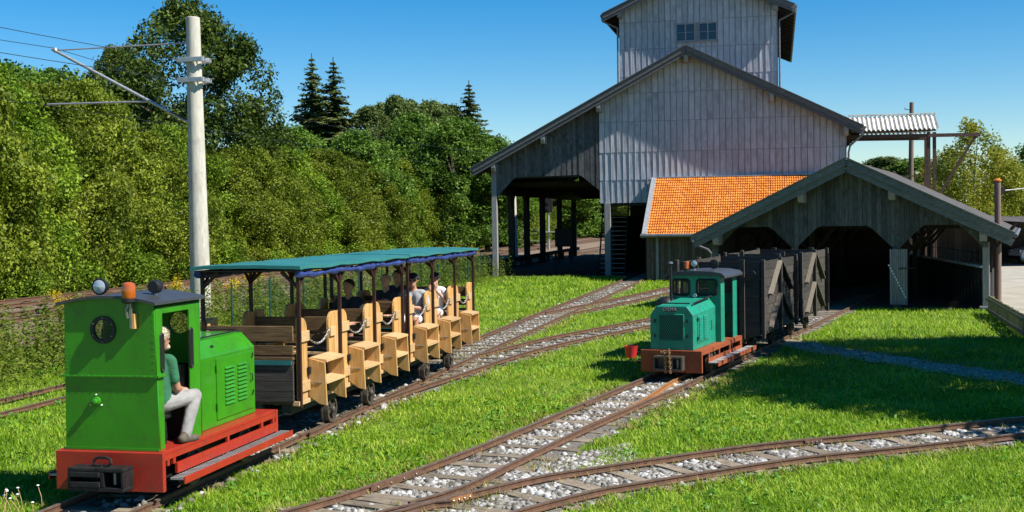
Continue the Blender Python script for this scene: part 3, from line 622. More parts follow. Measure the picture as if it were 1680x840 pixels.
for x0, x1 in (W1, W2):
    w = MB(); z0, z1 = WZ; y = TU - .085; t = .05
    for a in ((x0, x1, z0, z0 + t), (x0, x1, z1 - t, z1), (x0, x0 + t, z0 + t, z1 - t), (x1 - t, x1, z0 + t, z1 - t), ((x0 + x1) / 2 - .03, (x0 + x1) / 2 + .03, z0 + t, z1 - t)): w.box(a[0], a[1], y, y + .1, a[2], a[3])
    f = w.build('window', 'winframe', barn)
    for p0, p1 in ((x0 + t, (x0 + x1) / 2 - .03), ((x0 + x1) / 2 + .03, x1 - t)):
        for q0, q1 in ((z0 + t, (z0 + z1) / 2 - .012), ((z0 + z1) / 2 + .012, z1 - t)): box('pane', 'darkglass', f, p0, p1, y + .05, y + .06, q0, q1)
        box('glazing_bar', 'winframe', f, p0, p1, y + .03, y + .07, (z0 + z1) / 2 - .012, (z0 + z1) / 2 + .012)
    box('sill', 'winframe', f, x0 - .05, x1 + .05, y - .05, y + .06, z0 - .05, z0)
box('window_surround', 'winframe', barn, 3.36, 5.72, TU - .03, TU + .03, WZ[0] - .03, WZ[1] + .03)
q = clip([(TL, 9.0), (TR_, 9.0), (TR_, 15.1), (TL, 15.1)], -TS, 1, TEZ + .2 - TS * TL); q = clip(q, TS, 1, TEZ + .2 + TS * TR_)
panel('cladding_light_block', 'shadeblack', barn, q, TU + .034, .02)  # same added dark sheet, blocks light through the tower panel gaps
box('tower_wall', 'darkwood', barn, TL, TL + .08, TU, TU + 20.2, 8, 12.75); box('tower_wall', 'darkwood', barn, TR_ - .08, TR_, TU, TU + 20.2, 8, 12.75); box('tower_wall', 'darkwood', barn, TL, TR_, TU + 20.1, TU + 20.2, 8, 12.9)
for sg, ve in ((-1, TL - .76), (1, TR_ + .8)):
    ze = TEZ + .08; za = ze + TS * abs(ve - TA); q = [(TA, za), (ve, ze), (ve, ze - .1), (TA, za - .1)]
    MB().prism(q, lambda p, s: (p[0], TU + 20.9 if s else TU - .66, p[1])).build('tower_roof', 'rooftop', barn)
    bar('fascia_board', 'fascia', barn, (TA, TU - .70, za - .1), (ve, TU - .70, ze - .1), .05, .24)
    bar('fascia_board', 'fascia', barn, (TA, TU - .665, za - .25), (ve, TU - .665, ze - .25), .05, .2)
    bar('verge_cap', 'gutter', barn, (TA, TU - .68, za + .04), (ve, TU - .68, ze + .04), .2, .03)
    tube('gutter', 'gutter', barn, [(ve + sg * .05, TU - .6, ze - .06), (ve + sg * .05, TU + 20.8, ze - .06)], .07, 8)
    wv = TL - .08 if sg < 0 else TR_ + .08
    tube('downpipe', 'gutter', barn, [(ve + sg * .05, TU - .45, ze - .12), (ve + sg * .02, TU - .45, ze - .3), (wv, TU - .1, ze - .62), (wv, TU - .08, ze - .85), (wv, TU - .08, 8.0)], .045, 8)
    for u in np.arange(TU - .2, TU + 20.5, 1.1): bar('rafter', 'darkwood', barn, (TA, u, za - .17), (ve, u, ze - .17), .1, .13)
    zt = ze + TS * .8 - .15; vv = TL + .06 if sg < 0 else TR_ - .06
    box('purlin_end', 'paleboard', barn, vv - .09, vv + .09, TU - .62, TU - .03, zt - .36, zt - .05, .01)

# ------------------------------------------------------------------ annex with orange tiles
ann = thing('tiled_annex', 'low boarded annex with bright orange clay tile roof against the barn', 'annex', BO, BD)
ry, rz, ey, ez = -.10, 4.60, -4.80, 2.02; V0, V1 = 2.75, 10.4
NR, NC, SM = 22, 74, 5; tw = (V1 - V0) / NC; VV = []; FF = []
dy, dz = (ey - ry), (ez - rz); ln_s = math.hypot(dy, dz); nx = (0, dz / ln_s * 1, -dy / ln_s); nrm = Vector((0, dz, -dy)).normalized()
for r in range(NR):
    for c in range(NC):
        jz = random.uniform(-.006, .006); o = len(VV)
        for e, (t, lift) in enumerate(((r / NR - .012, .012), ((r + 1) / NR + .016, .078), ((r + 1) / NR + .016, .015))):
            for s in range(SM + 1):
                x = V0 + (c + s / SM) * tw; f = s / SM
                wv = .015 * math.sin(f * 2 * math.pi + .4) + (.014 if f < .12 else 0)
                p = Vector((x, ry + dy * t, rz + dz * t)) + nrm * (lift + jz + (wv if e < 2 else wv * .6)); VV.append(p)
        for e in range(2):
            for s in range(SM): a = o + e * (SM + 1) + s; FF.append((a, a + 1, a + SM + 2, a + SM + 1))
tl = MB().add(VV, FF).build('roof_tiles', 'tile', ann, smooth=True, fix=False); tl['kind'] = 'stuff'
MB().prism([(ry, rz - .02), (ey, ez - .02), (ey, ez - .1), (ry, rz - .1)], lambda p, s: (V1 if s else V0 - .02, p[0], p[1])).build('roof_deck', 'darkwood', ann)
a = Vector((V0 - .09, ry, rz)) + nrm * .06; b_ = Vector((V0 - .09, ey, ez)) + nrm * .06
bar('verge_flashing', 'flashing', ann, a, b_, .22, .05, nrm); bar('barge_board', 'paleboard', ann, a - nrm * .14 + Vector((-.07, 0, 0)), b_ - nrm * .14 + Vector((-.07, 0, 0)), .03, .2)
bar('ridge_flashing', 'flashing', ann, (V0 - .1, ry - .02, rz + .05), (V1, ry - .02, rz + .05), .16, .05)
tube('gutter', 'gutter', ann, [(V0 - .25, ey - .09, ez - .02), (V1, ey - .09, ez - .02)], .085, 10)
for i in range(48):
    v0 = 2.72 + i * .15; box('board', 'annexboard', ann, v0, v0 + .143, -4.42 - random.random() * .03, -4.36, .03 + random.random() * .05, 2.2)
box('side_wall', 'darkwood', ann, 2.66, 2.72, -4.36, -.05, 0, 2.2)
MB().prism([(-4.36, 2.2), (-.1, 2.2), (-.1, 4.45)], lambda p, s: (2.72 if s else 2.67, p[0], p[1])).build('side_gable', 'greyboard', ann)
box('door_post', 'paleboard', ann, 3.12, 3.24, -4.5, -4.44, .05, 2.1)
tube('downpipe', 'fascia', ann, [(4.7, -4.95, 1.98), (4.72, -5.0, 1.75), (4.85, -5.05, 1.6), (5.4, -5.2, 1.38), (5.55, -5.25, 1.2), (5.56, -5.25, .1)], .055, 8)

# ------------------------------------------------------------------ engine shed
SO = (13.33, 34.44, 0); SD = 23
shed = thing('engine_shed', 'low weathered timber engine shed with wide gable and three track openings', 'shed', SO, SD)
SAX, SAZ = -3.68, 4.38; el, er, eaz = -8.22, .78, 2.18; sl = (SAZ - eaz) / (SAX - el); sr = (SAZ - eaz) / (er - SAX)
OPN = [(-7.6, -5.38), (-5.2, -2.5), (-2.24, -.02)]
def sprof(v):
    for a, b in OPN:
        if a <= v <= b: return min(2.45, 1.84 + (v - a) * .98, 1.84 + (b - v) * .98)
    return 1.80
n = 60
for i in range(n):
    v0 = -7.78 + i * 7.9 / n; v1 = v0 + 7.9 / n - .005
    q = [(v0, sprof(v0)), (v1, sprof(v1)), (v1, 5), (v0, 5)]
    q = clip(q, -sl, 1, SAZ - .25 - sl * SAX); q = clip(q, sr, 1, SAZ - .25 + sr * SAX)
    if len(q) > 2: panel('board', 'shedboard', shed, q, -.01 - random.random() * .012 - (i % 2) * .01, .03)
q = clip([(-7.78, 2.46), (.1, 2.46), (.1, 5), (-7.78, 5)], -sl, 1, SAZ - .2 - sl * SAX); q = clip(q, sr, 1, SAZ - .2 + sr * SAX)
panel('gable_light_block', 'shadeblack', shed, q, .03, .02)  # dark sheet added against light leaks between the gable boards
for v in (-7.72, -5.29, -2.37, .06):
    box('post', 'paleboard' if v > -.1 else 'shedboard', shed, v - .09, v + .09, .02, .2, 0, 1.95, .008)
box('plinth_stone', 'paleboard', shed, -.12, .3, -.08, .3, 0, .12, .015)
for sg, ve, s_ in ((-1, el, sl), (1, er, sr)):
    MB().prism([(SAX, SAZ), (ve, eaz), (ve, eaz - .1), (SAX, SAZ - .1)], lambda p, s: (p[0], 13.2 if s else -.58, p[1])).build('roof', 'rooftop', shed)
    bar('fascia_board', 'shedfascia', shed, (SAX, -.66, SAZ - .06), (ve, -.66, eaz - .06), .045, .2)
    bar('fascia_board', 'shedfascia', shed, (SAX, -.61, SAZ - .25), (ve, -.61, eaz - .25), .045, .2)
    bar('verge_cap', 'shedfascia', shed, (SAX, -.62, SAZ + .055), (ve + sg * .06, -.62, eaz + .03), .22, .03)
    for u in np.arange(1, 13, 1.5): bar('rafter', 'darkwood', shed, (SAX, u, SAZ - .2), (ve, u, eaz - .2), .1, .14)
    tube('gutter', 'gutter', shed, [(ve + sg * .06, -.5, eaz - .06), (ve + sg * .06, 13, eaz - .06)], .06, 8)
for v in (-7.55, -5.0, -2.43, -.0):
    zt = (SAZ + s_ * 0 - (sl if v < SAX else sr) * abs(v - SAX)) - .22
    MB().prism([(-.6, zt), (-.6, zt - .18), (-.52, zt - .34), (-.46, zt - .3), (-.4, zt - .36), (0, zt - .36), (0, zt)], lambda p, s, v=v: (v + (.09 if s else -.09), p[0], p[1])).build('purlin_end', 'paleboard', shed, bevel=.008)
for u in (3.2, 6.4, 9.6, 12.8):
    for v in (-7.7, -5.29, -2.37, .06):
        box('post', 'darkwood', shed, v - .08, v + .08, u - .08, u + .08, 0, 2.3)
        for d in (-.7, .7): bar('brace', 'darkwood', shed, (v, u, 1.5), (v + d, u, 2.35), .1, .1)
    box('tie_beam', 'darkwood', shed, -7.8, .12, u - .08, u + .08, 2.3, 2.46)
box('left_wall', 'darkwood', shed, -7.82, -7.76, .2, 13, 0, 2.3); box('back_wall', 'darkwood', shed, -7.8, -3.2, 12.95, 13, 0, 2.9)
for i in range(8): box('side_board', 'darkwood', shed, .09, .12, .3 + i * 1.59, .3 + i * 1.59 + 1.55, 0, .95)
gate = thing('slatted_gate', 'narrow grey slatted gate with a pale diagonal strip standing in the shed opening', 'gate', fr(SO, SD)(-.16, -2.53), SD + 6)
for i in range(8): box('slat', 'paleboard', gate, i * .062, i * .062 + .05, 0, .022, .16, 1.76 + random.uniform(-.01, .02))
box('gate_rail', 'darkwood', gate, -.02, .5, .022, .05, .32, .4); box('gate_rail', 'darkwood', gate, -.02, .5, .022, .05, 1.5, 1.58)
for k in range(12): bar('tape_stripe', 'white', gate, (-.04 + .042 * k, -.008, 1.32 - .083 * k), (-.04 + .042 * (k + .62), -.008, 1.32 - .083 * (k + .62)), .006, .035, (1, 0, .3))
bar('latch', 'blackmetal', gate, (.25, -.02, 1.2), (.72, -.02, 1.22), .03, .03)
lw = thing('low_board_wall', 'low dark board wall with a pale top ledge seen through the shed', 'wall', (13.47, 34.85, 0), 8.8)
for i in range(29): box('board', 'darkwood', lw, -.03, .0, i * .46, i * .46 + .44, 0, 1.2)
box('ledge', 'corr', lw, -.09, .09, -.05, 13.4, 1.2, 1.25)  # pale colour stands in for sun catching the ledge
for i in range(16): tube('railing_bar', 'blackmetal', lw, [(0, .4 + i * .75, 1.25), (0, .4 + i * .75, 1.85)], .012, 5)
tube('railing_rail', 'blackmetal', lw, [(0, .1, 1.62), (0, 11.8, 1.62)], .012, 5)

# ------------------------------------------------------------------ elevated hoist platform right of the barn
pf = thing('hoist_platform', 'rusty steel hoist platform with pale corrugated roof on the barn side', 'platform', BO, BD)
NCO = 19
V = []; F = []
for s in range(NCO * 8 + 1):
    x = 11.75 + 3.95 * s / (NCO * 8); w = .045 * math.cos(s / 8 * 2 * math.pi)
    for (yy, zz) in ((3.9, 7.50), (2.5, 6.74)): V += [(x, yy - w * .3, zz + w), (x, yy - w * .3, zz + w - .02)]
for s in range(NCO * 8):
    a = s * 4; b = a + 4; F += [(a, b, b + 2, a + 2), (a + 1, a + 3, b + 3, b + 1), (a, a + 1, b + 1, b), (a + 2, b + 2, b + 3, a + 3)]
MB().add(V, F).build('corrugated_roof', 'corr', pf, smooth=True)
V2 = [(p[0], 7.8 - p[1], p[2]) for p in V]; MB().add(V2, [tuple(reversed(f)) for f in F]).build('corrugated_roof', 'corr', pf, smooth=True)
bar('ridge_cap', 'corr', pf, (11.7, 3.9, 7.57), (15.75, 3.9, 7.55), .22, .05)
for k in range(2): bar('beam', 'rustbeam', pf, (11.4, 2.9 + 2 * k, 6.48), (17.6 - 2 * k, 2.9 + 2 * k, 6.42), .16, .16)
bar('eave_beam', 'rustbeam', pf, (11.6, 2.62, 6.68), (15.6, 2.62, 6.68), .08, .1)
for x, y in ((15.3, 3.0), (15.56, 3.0), (15.4, 4.9)): box('post', 'rustbeam', pf, x - .075, x + .075, y - .075, y + .075, 0, 6.6)
bar('brace', 'rustbeam', pf, (17.4, 2.9, 6.4), (15.6, 2.95, 3.4), .12, .12)
box('deck', 'rustbeam', pf, 11.4, 15.7, 2.7, 5.2, 3.4, 3.55)
for i in range(17): box('baluster', 'rustbeam', pf, 11.9 + i * .21, 11.93 + i * .21, 2.75, 2.78, 3.55, 4.52)
box('handrail', 'rustbeam', pf, 11.6, 15.3, 2.73, 2.79, 4.52, 4.57); box('panel_post', 'rustbeam', pf, 15.05, 15.28, 2.72, 2.8, 3.5, 4.55)
tall = thing('utility_pole', 'slender grey wooden utility pole behind the corrugated hoist roof', 'pole', fr(BO, BD)(9, 15.05), BD)
MB().tube([(0, 0, 0), (.05, 0, 4), (.12, 0, 8.55)], [.16, .14, .11], 10).build('shaft', 'postwood', tall, smooth=True)
MB().lathe([(.03, 0), (.05, .03), (.03, .1)], 8, (-.2, 0, 8.2)).build('insulator', 'white', tall); bar('bracket', 'blackmetal', tall, (.1, 0, 8.15), (-.22, 0, 8.2), .03, .03)
wp = thing('wooden_post', 'round brown timber post with orange cap and lamp arm beside the fence', 'post', (15.19, 38.1, 0))
MB().tube([(0, 0, 0), (.01, 0, 2), (0, 0, 3.75)], [.105, .10, .098], 14).build('shaft', 'postwood', wp, smooth=True)
MB().lathe([(.13, 0), (.13, .03), (.05, .09)], 14, (0, 0, 3.75)).build('cap', 'tile', wp); tube('arm', 'galv', wp, [(.08, 0, 3.45), (.5, 0, 3.48), (1.9, -.1, 3.62)], .018, 6)
box('arm_clamp', 'blackmetal', wp, .08, .22, -.06, .06, 3.38, 3.56)
fence = thing('board_fence', 'low mossy close boarded fence running from the shed corner past the gravel yard', 'fence', (12.98, 33.2, 0), math.degrees(math.atan2(10.9 - 12.98, 25.4 - 33.2)))
for i in range(70): box('board', 'fencewood', fence, -.012 - random.random() * .014, .012, i * .118, i * .118 + .098, .02, .52 + random.uniform(-.012, .012))
for z in (.14, .42): box('fence_rail', 'fencewood', fence, .012, .06, -.02, 8.26, z - .035, z + .035)
for i in range(5): box('fence_post', 'fencewood', fence, -.10, -.014, i * 2.0, i * 2.0 + .09, 0, .5)
fs = thing('old_storage_shed', 'long dark plank shed with mossy sagging roof across the gravel yard', 'shed', (19, 67.5, 0), 88)
for i in range(64): box('board', 'annexboard', fs, -.04 - random.random() * .03, .0, i * .4, i * .4 + .39, .0, 2.35 + random.uniform(-.03, .03))
q = [(-.5, 2.3), (3.2, 3.9), (6.5, 2.3)]; V = []; F = []
for k in range(27):
    sg = .12 * math.sin(k * .5) + random.uniform(-.05, .05); V += [(-.5, k, 2.36 + sg), (3.2, k, 2.62 + sg), (6.5, k, 2.3 + sg), (-.5, k, 2.16 + sg)]
for k in range(26):
    a = k * 4; F += [(a, a + 4, a + 5, a + 1), (a + 1, a + 5, a + 6, a + 2), (a, a + 3, a + 7, a + 4)]
MB().add(V, F).build('roof', 'rooftop', fs, fix=False); box('end_wall', 'darkwood', fs, 0, 6, .0, .1, 0, 2.3); box('end_wall', 'darkwood', fs, 0, 6, 25.5, 25.6, 0, 2.3)
tube('downpipe', 'white', fs, [(-.45, 2.9, 2.2), (-.4, 2.9, 2.05), (-.12, 2.3, 1.8), (-.12, 2.3, 0)], .06, 8)
# parked white car, only its nose reaches into view
car = thing('parked_car', 'white car parked in front of the dark plank shed', 'car', (28.75, 64.6, 0), 90)
pr = [(-2.1, .3), (-2.1, .62), (-1.95, .80), (-1.0, .93), (-.35, 1.36), (1.1, 1.42), (1.85, 1.0), (2.1, .92), (2.12, .32)]
def shell(p, s): return ((-.85 if s else .85) * (1 if p[1] < 1 else .82), p[0], p[1])
MB().prism(pr, shell).build('body', 'white', car, smooth=True, bevel=.06, seg=3)
MB().prism([(-.93, .97), (-.38, 1.33), (1.05, 1.38), (1.7, 1.0)], lambda p, s: ((-.87 if s else .87) * (1 if p[1] < 1.05 else .85), p[0], p[1])).build('window', 'darkglass', car)
for x in (-.82, .82):
    for y in (-1.3, 1.35):
        w = MB().lathe([(.2, -.1), (.31, -.1), (.33, 0), (.31, .1), (.2, .1)], 18, (x, y, .33), 'x').build('wheel', 'black', car); MB().lathe([(.19, -.11), (.21, .11)], 14, (x, y, .33), 'x').build('rim', 'steel', w)
    box('headlight', 'lens', car, x * .7 - .15, x * .7 + .15, -2.13, -2.0, .62, .76)
box('bumper', 'black', car, -.8, .8, -2.16, -2.05, .3, .45)

# ------------------------------------------------------------------ overhead line mast
a = R(T1D); ML = Vector((-math.cos(a), math.sin(a), 0)); MU = Vector((math.sin(a), math.cos(a), 0))
mast = thing('catenary_mast', 'tall round concrete catenary mast with steel cantilever beside the main line', 'mast', (-8.45, 33, 0))
MB().tube([(0, 0, 0), (-.02, 0, 4), (-.04, 0, 8.36)], [.285, .235, .185], 28).build('shaft', 'concrete', mast, smooth=True)
MB().lathe([(.18, 0), (.15, .02), (.0, .022)], 20, (-.04, 0, 8.36)).build('cap', 'concrete', mast)
for z in (6.68, 7.22):
    c = MB()
    for s in (-1, 1): c.bar(ML * -.32 + MU * (.24 * s) + Vector((0, 0, z)), ML * .42 + MU * (.24 * s) + Vector((0, 0, z)), .05, .13)
    for e in (-.32, .30): c.bar(ML * e + MU * -.26 + Vector((0, 0, z)), ML * e + MU * .26 + Vector((0, 0, z)), .05, .12)
    k = c.build('clamp', 'galv', mast, bevel=.01)
    for s in (-1, 1): MB().tube([ML * -.45 + MU * (.16 * s) + Vector((0, 0, z + .04)), ML * .62 + MU * (.16 * s) + Vector((0, 0, z + .04))], .016, 6).build('bolt', 'steel', k)
    MB().lathe([(.02, 0), (.05, .02), (.03, .05), (.05, .08), (.03, .11), (.05, .14), (.02, .18)], 10, ML * .55 + Vector((0, 0, z + .03))).build('insulator', 'steel', k)
mm = lambda l, z: ML * l + Vector((0, 0, z))
MB().tube([mm(.15, 7.70), mm(4.25, 7.68)], .02, 8).build('top_rod', 'galv', mast, smooth=True)
MB().tube([mm(.2, 5.55), mm(4.3, 7.72)], .042, 10).build('strut', 'galv', mast, smooth=True)
MB().tube([mm(1.4, 6.17), mm(4.5, 6.20)], .027, 8).build('registration_arm', 'galv', mast, smooth=True)
for k in range(6): MB().lathe([(.03, 0), (.075, .02), (.03, .04)], 12, (0, 0, 0)).build('insulator', 'blackmetal', mast).location = mm(.35 + k * .075, 5.63 + k * .04)
MB().lathe([(.04, -.06), (.07, 0), (.04, .06)], 10, mm(4.2, 7.68)).build('wire_clamp', 'galv', mast); tube('dropper', 'cable', mast, [mm(2.9, 6.19), mm(2.9, 6.0), mm(3.0, 5.95)], .012, 5)
mast2 = mast.copy(); COL.objects.link(mast2)
for ch in mast.children:
    if ch.name.startswith(('shaft', 'cap')): k = ch.copy(); COL.objects.link(k); k.parent = mast2
mast2.location = (.15, 83, 0); mast2.scale = (1, 1, .84); mast2.location = (.15, 83, 0); mast2['label'] = 'distant pale concrete catenary mast seen between the posts of the open barn wing'
mast['group'] = mast2['group'] = 'catenary masts'
sg = thing('railway_signal', 'small grey railway signal on a pole seen through the open barn wing', 'signal', (3.0, 99, 0))
tube('pole', 'galv', sg, [(0, 0, 0), (0, 0, 4.6)], .09, 8); box('signal_head', 'blackmetal', sg, -.35, .35, -.16, .05, 3.3, 4.5, .03); box('platform', 'galv', sg, -.5, .5, -.3, .5, 1.7, 1.78)
for z in (3.6, 4.15): MB().lathe([(.12, 0), (.14, -.1)], 12, (0, -.16, z), 'y').build('lamp', 'black', sg)
def wire(label, l, z, sag=.5, r=.012, end=121):
    o = Vector((-8.45, 33, 0)); P = [o + ML * l + MU * s + Vector((0, 0, z - sag * (1 - (abs(s) / 30 - 1) ** 2) * (1 if abs(s) < 60 else 0))) for s in range(-60, end, 3)]
    return tag(MB().tube(P, r, 5).build('overhead_wire', 'cable', smooth=True), label, 'wire', 'overhead wires')
wire('messenger wire hung from the tip of the mast cantilever', 4.22, 7.74, .7, .009); wire('contact wire held by the lower registration arm of the mast', 4.4, 6.15, .02, .008)
wire('feeder wire fixed to the upper clamp of the concrete mast', .6, 7.27, .6, .008, 2); wire('feeder wire fixed to the lower clamp of the concrete mast', .6, 6.74, .6, .008, 2)

# ------------------------------------------------------------------ rolling stock helpers
def wall_rect(name, mat, par, x0, x1, z0, z1, y0, y1, holes, bevel=0):     # plate with rectangular holes
    xs = sorted({x0, x1, *[h[0] for h in holes], *[h[1] for h in holes]}); zs = sorted({z0, z1, *[h[2] for h in holes], *[h[3] for h in holes]})
    b = MB()
    for i in range(len(xs) - 1):
        for j in range(len(zs) - 1):
            cx, cz = (xs[i] + xs[i + 1]) / 2, (zs[j] + zs[j + 1]) / 2
            if not any(h[0] < cx < h[1] and h[2] < cz < h[3] for h in holes): b.box(xs[i], xs[i + 1], y0, y1, zs[j], zs[j + 1])
    o = b.build(name, mat, par, fix=False)
    bm = bmesh.new(); bm.from_mesh(o.data); bmesh.ops.remove_doubles(bm, verts=bm.verts, dist=1e-5)
    seen = {}
    for f in bm.faces: seen.setdefault(tuple(sorted(v.index for v in f.verts)), []).append(f)
    bmesh.ops.delete(bm, geom=[f for fl in seen.values() if len(fl) > 1 for f in fl], context='FACES_ONLY')
    bm.to_mesh(o.data); bm.free(); return o
def wall_round(name, mat, par, outline, y0, y1, holes):    # plate with round holes: outline polygon (x,z), holes (cx,cz,r)
    me = bpy.data.curves.new(name, 'CURVE'); me.dimensions = '2D'; me.fill_mode = 'BOTH'
    def spl(pts):
        s = me.splines.new('POLY'); s.points.add(len(pts) - 1); s.use_cyclic_u = True
        for p, q in zip(s.points, pts): p.co = (q[0], q[1], 0, 1)
    spl(outline)
    for cx, cz, r in holes: spl([(cx + r * math.cos(2 * math.pi * k / 28), cz + r * math.sin(2 * math.pi * k / 28)) for k in range(28)])
    me.extrude = (y1 - y0) / 2
    tmp = bpy.data.objects.new(name, me); COL.objects.link(tmp); dg = bpy.context.evaluated_depsgraph_get()
    m2 = bpy.data.meshes.new_from_object(tmp.evaluated_get(dg)); bpy.data.objects.remove(tmp)
    m2.transform(Matrix.Translation((0, (y0 + y1) / 2, 0)) @ Matrix.Rotation(R(90), 4, 'X')); m2.materials.clear(); m2.materials.append(M[mat])
    o = bpy.data.objects.new(name, m2); COL.objects.link(o); o.parent = par; return o
def ring(name, mat, par, c, r0, r1, d, axis='y', n=28):
    return MB().lathe([(r0, -d / 2), (r1, -d / 2), (r1, d / 2), (r0, d / 2)], n, c, axis, close=True).build(name, mat, par, smooth=True)
def rounded(x0, x1, z0, z1, r, n=5):
    P = []
    for cx, cz, a0 in ((x1 - r, z1 - r, 0), (x0 + r, z1 - r, 90), (x0 + r, z0 + r, 180), (x1 - r, z0 + r, 270)):
        P += [(cx + r * math.cos(R(a0 + 90 * k / n)), cz + r * math.sin(R(a0 + 90 * k / n))) for k in range(n + 1)]
    return P
def frame_tube(name, mat, par, pts2, y, r, plane='xz', n=6):
    P = [(p[0], y, p[1]) if plane == 'xz' else (y, p[0], p[1]) for p in pts2]; P.append(P[0]); return MB().tube(P, r, n, False).build(name, mat, par, smooth=True)
def railwheel(par, x, y, r, spokes=True, z=.105):
    s = 1 if x > 0 else -1; c = (x, y, z + r)
    w = MB().lathe([(r * .80, -.04 * s), (r * 1.0, -.04 * s), (r * 1.0, .035 * s), (r * 1.13, .035 * s), (r * 1.13, .05 * s), (r * .80, .05 * s)], 28, (x - .0 * s, y, z + r), 'x', close=True)
    o = w.build('wheel', 'wheel', par, smooth=True); o.data.transform(Matrix.Translation(c) @ Matrix.Diagonal((-1, 1, 1, 1)) @ Matrix.Translation([-q for q in c])) if True else None
    b = MB()
    for k in range(4 if spokes else 0):
        a = k * math.pi / 2 + .4; b.bar((x, y, z + r), (x, y + math.cos(a) * r * .85, z + r + math.sin(a) * r * .85), .03, r * .30, (1, 0, 0))
    b.lathe([(r * .26, -.05), (r * .26, .06), (r * .14, .075)], 14, (x, y, z + r), 'x')
    if not spokes: b.lathe([(r * .85, -.012), (r * .85, .012)], 20, (x, y, z + r), 'x')
    b.build('spokes', 'wheel', o); return o
def axle(par, y, r, z=.105): MB().tube([(-.5, y, z + r), (.5, y, z + r)], .03, 8).build('axle', 'blackmetal', par, smooth=True)
def chain(name, mat, par, a, b, sag, n=14, r=.007):
    a = Vector(a); b = Vector(b); m = MB()
    for k in range(n):
        t0, t1_ = k / n, (k + 1.25) / n; f = lambda t: a.lerp(b, t) - Vector((0, 0, sag * 4 * t * (1 - t)))
        p, q = f(t0), f(min(1, t1_)); d = (q - p); l = d.length; d.normalize(); u = Vector((0, 0, 1)) if k % 2 else d.cross(Vector((0, 0, 1)))
        if u.length < 1e-4: u = Vector((1, 0, 0))
        u.normalize(); c = (p + q) / 2; P = [c + d * (l / 2 * math.cos(x)) + u * (r * 1.9 * math.sin(x)) for x in [2 * math.pi * i / 8 for i in range(9)]]
        m.tube(P, r * .55, 4, False)
    return m.build(name, mat, par, smooth=True)

# ------------------------------------------------------------------ green locomotive
U0 = .48
gl = thing('diesel_locomotive', 'bright green diesel locomotive with cab and red frame and the driver aboard', 'locomotive', t1(U0, 0), T1D)
box('headstock', 'red', gl, -.58, .58, 0, .06, .20, .585, .006); box('headstock', 'red', gl, -.58, .58, 2.70, 2.76, .24, .585, .006)
box('footplate', 'red', gl, -.57, .57, .06, 2.70, .555, .592, .004); box('main_frame', 'blackmetal', gl, -.36, .36, .1, 2.68, .24, .55)
for s in (-1, 1):
    box('side_sill', 'red', gl, min(s * .575, s * .545), max(s * .575, s * .545), .06, 2.70, .50, .554)
    box('side_sill', 'red', gl, min(s * .588, s * .556), max(s * .588, s * .556), .28, 2.70, .336, .44, .003)
    for y in (.10, .22, 1.42, 2.30, 2.62): box('sill_post', 'red', gl, min(s * .575, s * .548), max(s * .575, s * .548), y, y + .05, .441, .499)
    box('step_board', 'tread', gl, min(s * .59, s * .73), max(s * .59, s * .73), .12, 2.80, .305, .325)
    e = MB()
    for k in range(44): e.box(min(s * .60, s * .72), max(s * .60, s * .72), .14 + k * .06, .152 + k * .06, .325, .329)
    e.build('step_tread', 'blackmetal', gl); box('step_edge', 'red', gl, min(s * .731, s * .75), max(s * .731, s * .75), .12, 2.80, .265, .335, .003)
    for y in (.5, 2.2): bar('step_bracket', 'red', gl, (s * .5, y, .27), (s * .73, y, .28), .04, .04)
    for y in (.80, 2.02): railwheel(gl, s * .46, y, .20, False); box('axle_box', 'blackmetal', gl, min(s * .47, s * .54), max(s * .47, s * .54), y - .09, y + .09, .2, .4)
for y in (.80, 2.02): axle(gl, y, .2)
# coupling
bf = MB(); bf.box(-.33, .27, -.20, 0, .235, .275); bf.box(-.33, .27, -.20, 0, .425, .462); bf.box(-.33, -.30, -.20, 0, .275, .425); bf.box(.02, .06, -.20, 0, .275, .425); bf.box(.24, .27, -.20, 0, .275, .425)
bf.box(-.30, .02, -.215, -.16, .275, .33); bf.box(-.30, .02, -.215, -.16, .375, .425); bf.box(-.28, .24, -.05, -.02, .275, .425)
bfo = bf.build('coupling_box', 'blackmetal', gl, bevel=.008); MB().tube([(.15, -.14, .30), (.15, -.14, .41)], .018, 8).build('pin', 'steel', bfo)
MB().tube([(-.10, -.1, .47), (-.10, -.1, .50), (-.09, -.1, .53), (-.05, -.1, .55), (.04, -.1, .55), (.08, -.1, .53), (.09, -.1, .50), (.05, -.1, .47), (-.06, -.1, .47), (-.10, -.1, .48)], .014, 7).build('ring_handle', 'blackmetal', bfo, smooth=True)
MB().tube([(-.01, -.1, .25), (-.01, -.1, .47)], .016, 8).build('pin', 'steel', bfo)
# cab
HW = .495
arch = lambda x, h=.085, w=.60: h * (1 - (x / w) ** 2)
def archtop(zs, w): return [(x, zs + arch(x)) for x in np.linspace(w, -w, 13)]
wall_round('rear_wall', 'green', gl, [(-HW - .015, .592), (HW + .015, .592), (HW + .005, 1.31), (-HW - .005, 1.31)], .075, .095, [])
wall_round('rear_wall', 'green', gl, [(-HW, 1.335), (HW, 1.335)] + archtop(2.0, HW - .01), .065, .085, [(-.06, 1.78, .100)])
wall_round('cab_front_wall', 'green', gl, [(-HW, .592), (HW, .592)] + archtop(2.0, HW), .985, 1.0, [(-.26, 1.77, .12), (.26, 1.77, .12)])
box('belt_flange', 'green', gl, -HW - .035, HW + .035, .045, .085, 1.312, 1.334, .003); box('belt_flange', 'green', gl, HW, HW + .035, .085, .21, 1.312, 1.334, .003)
box('lower_trim', 'green', gl, -HW - .02, HW + .02, .06, .074, .592, .615)
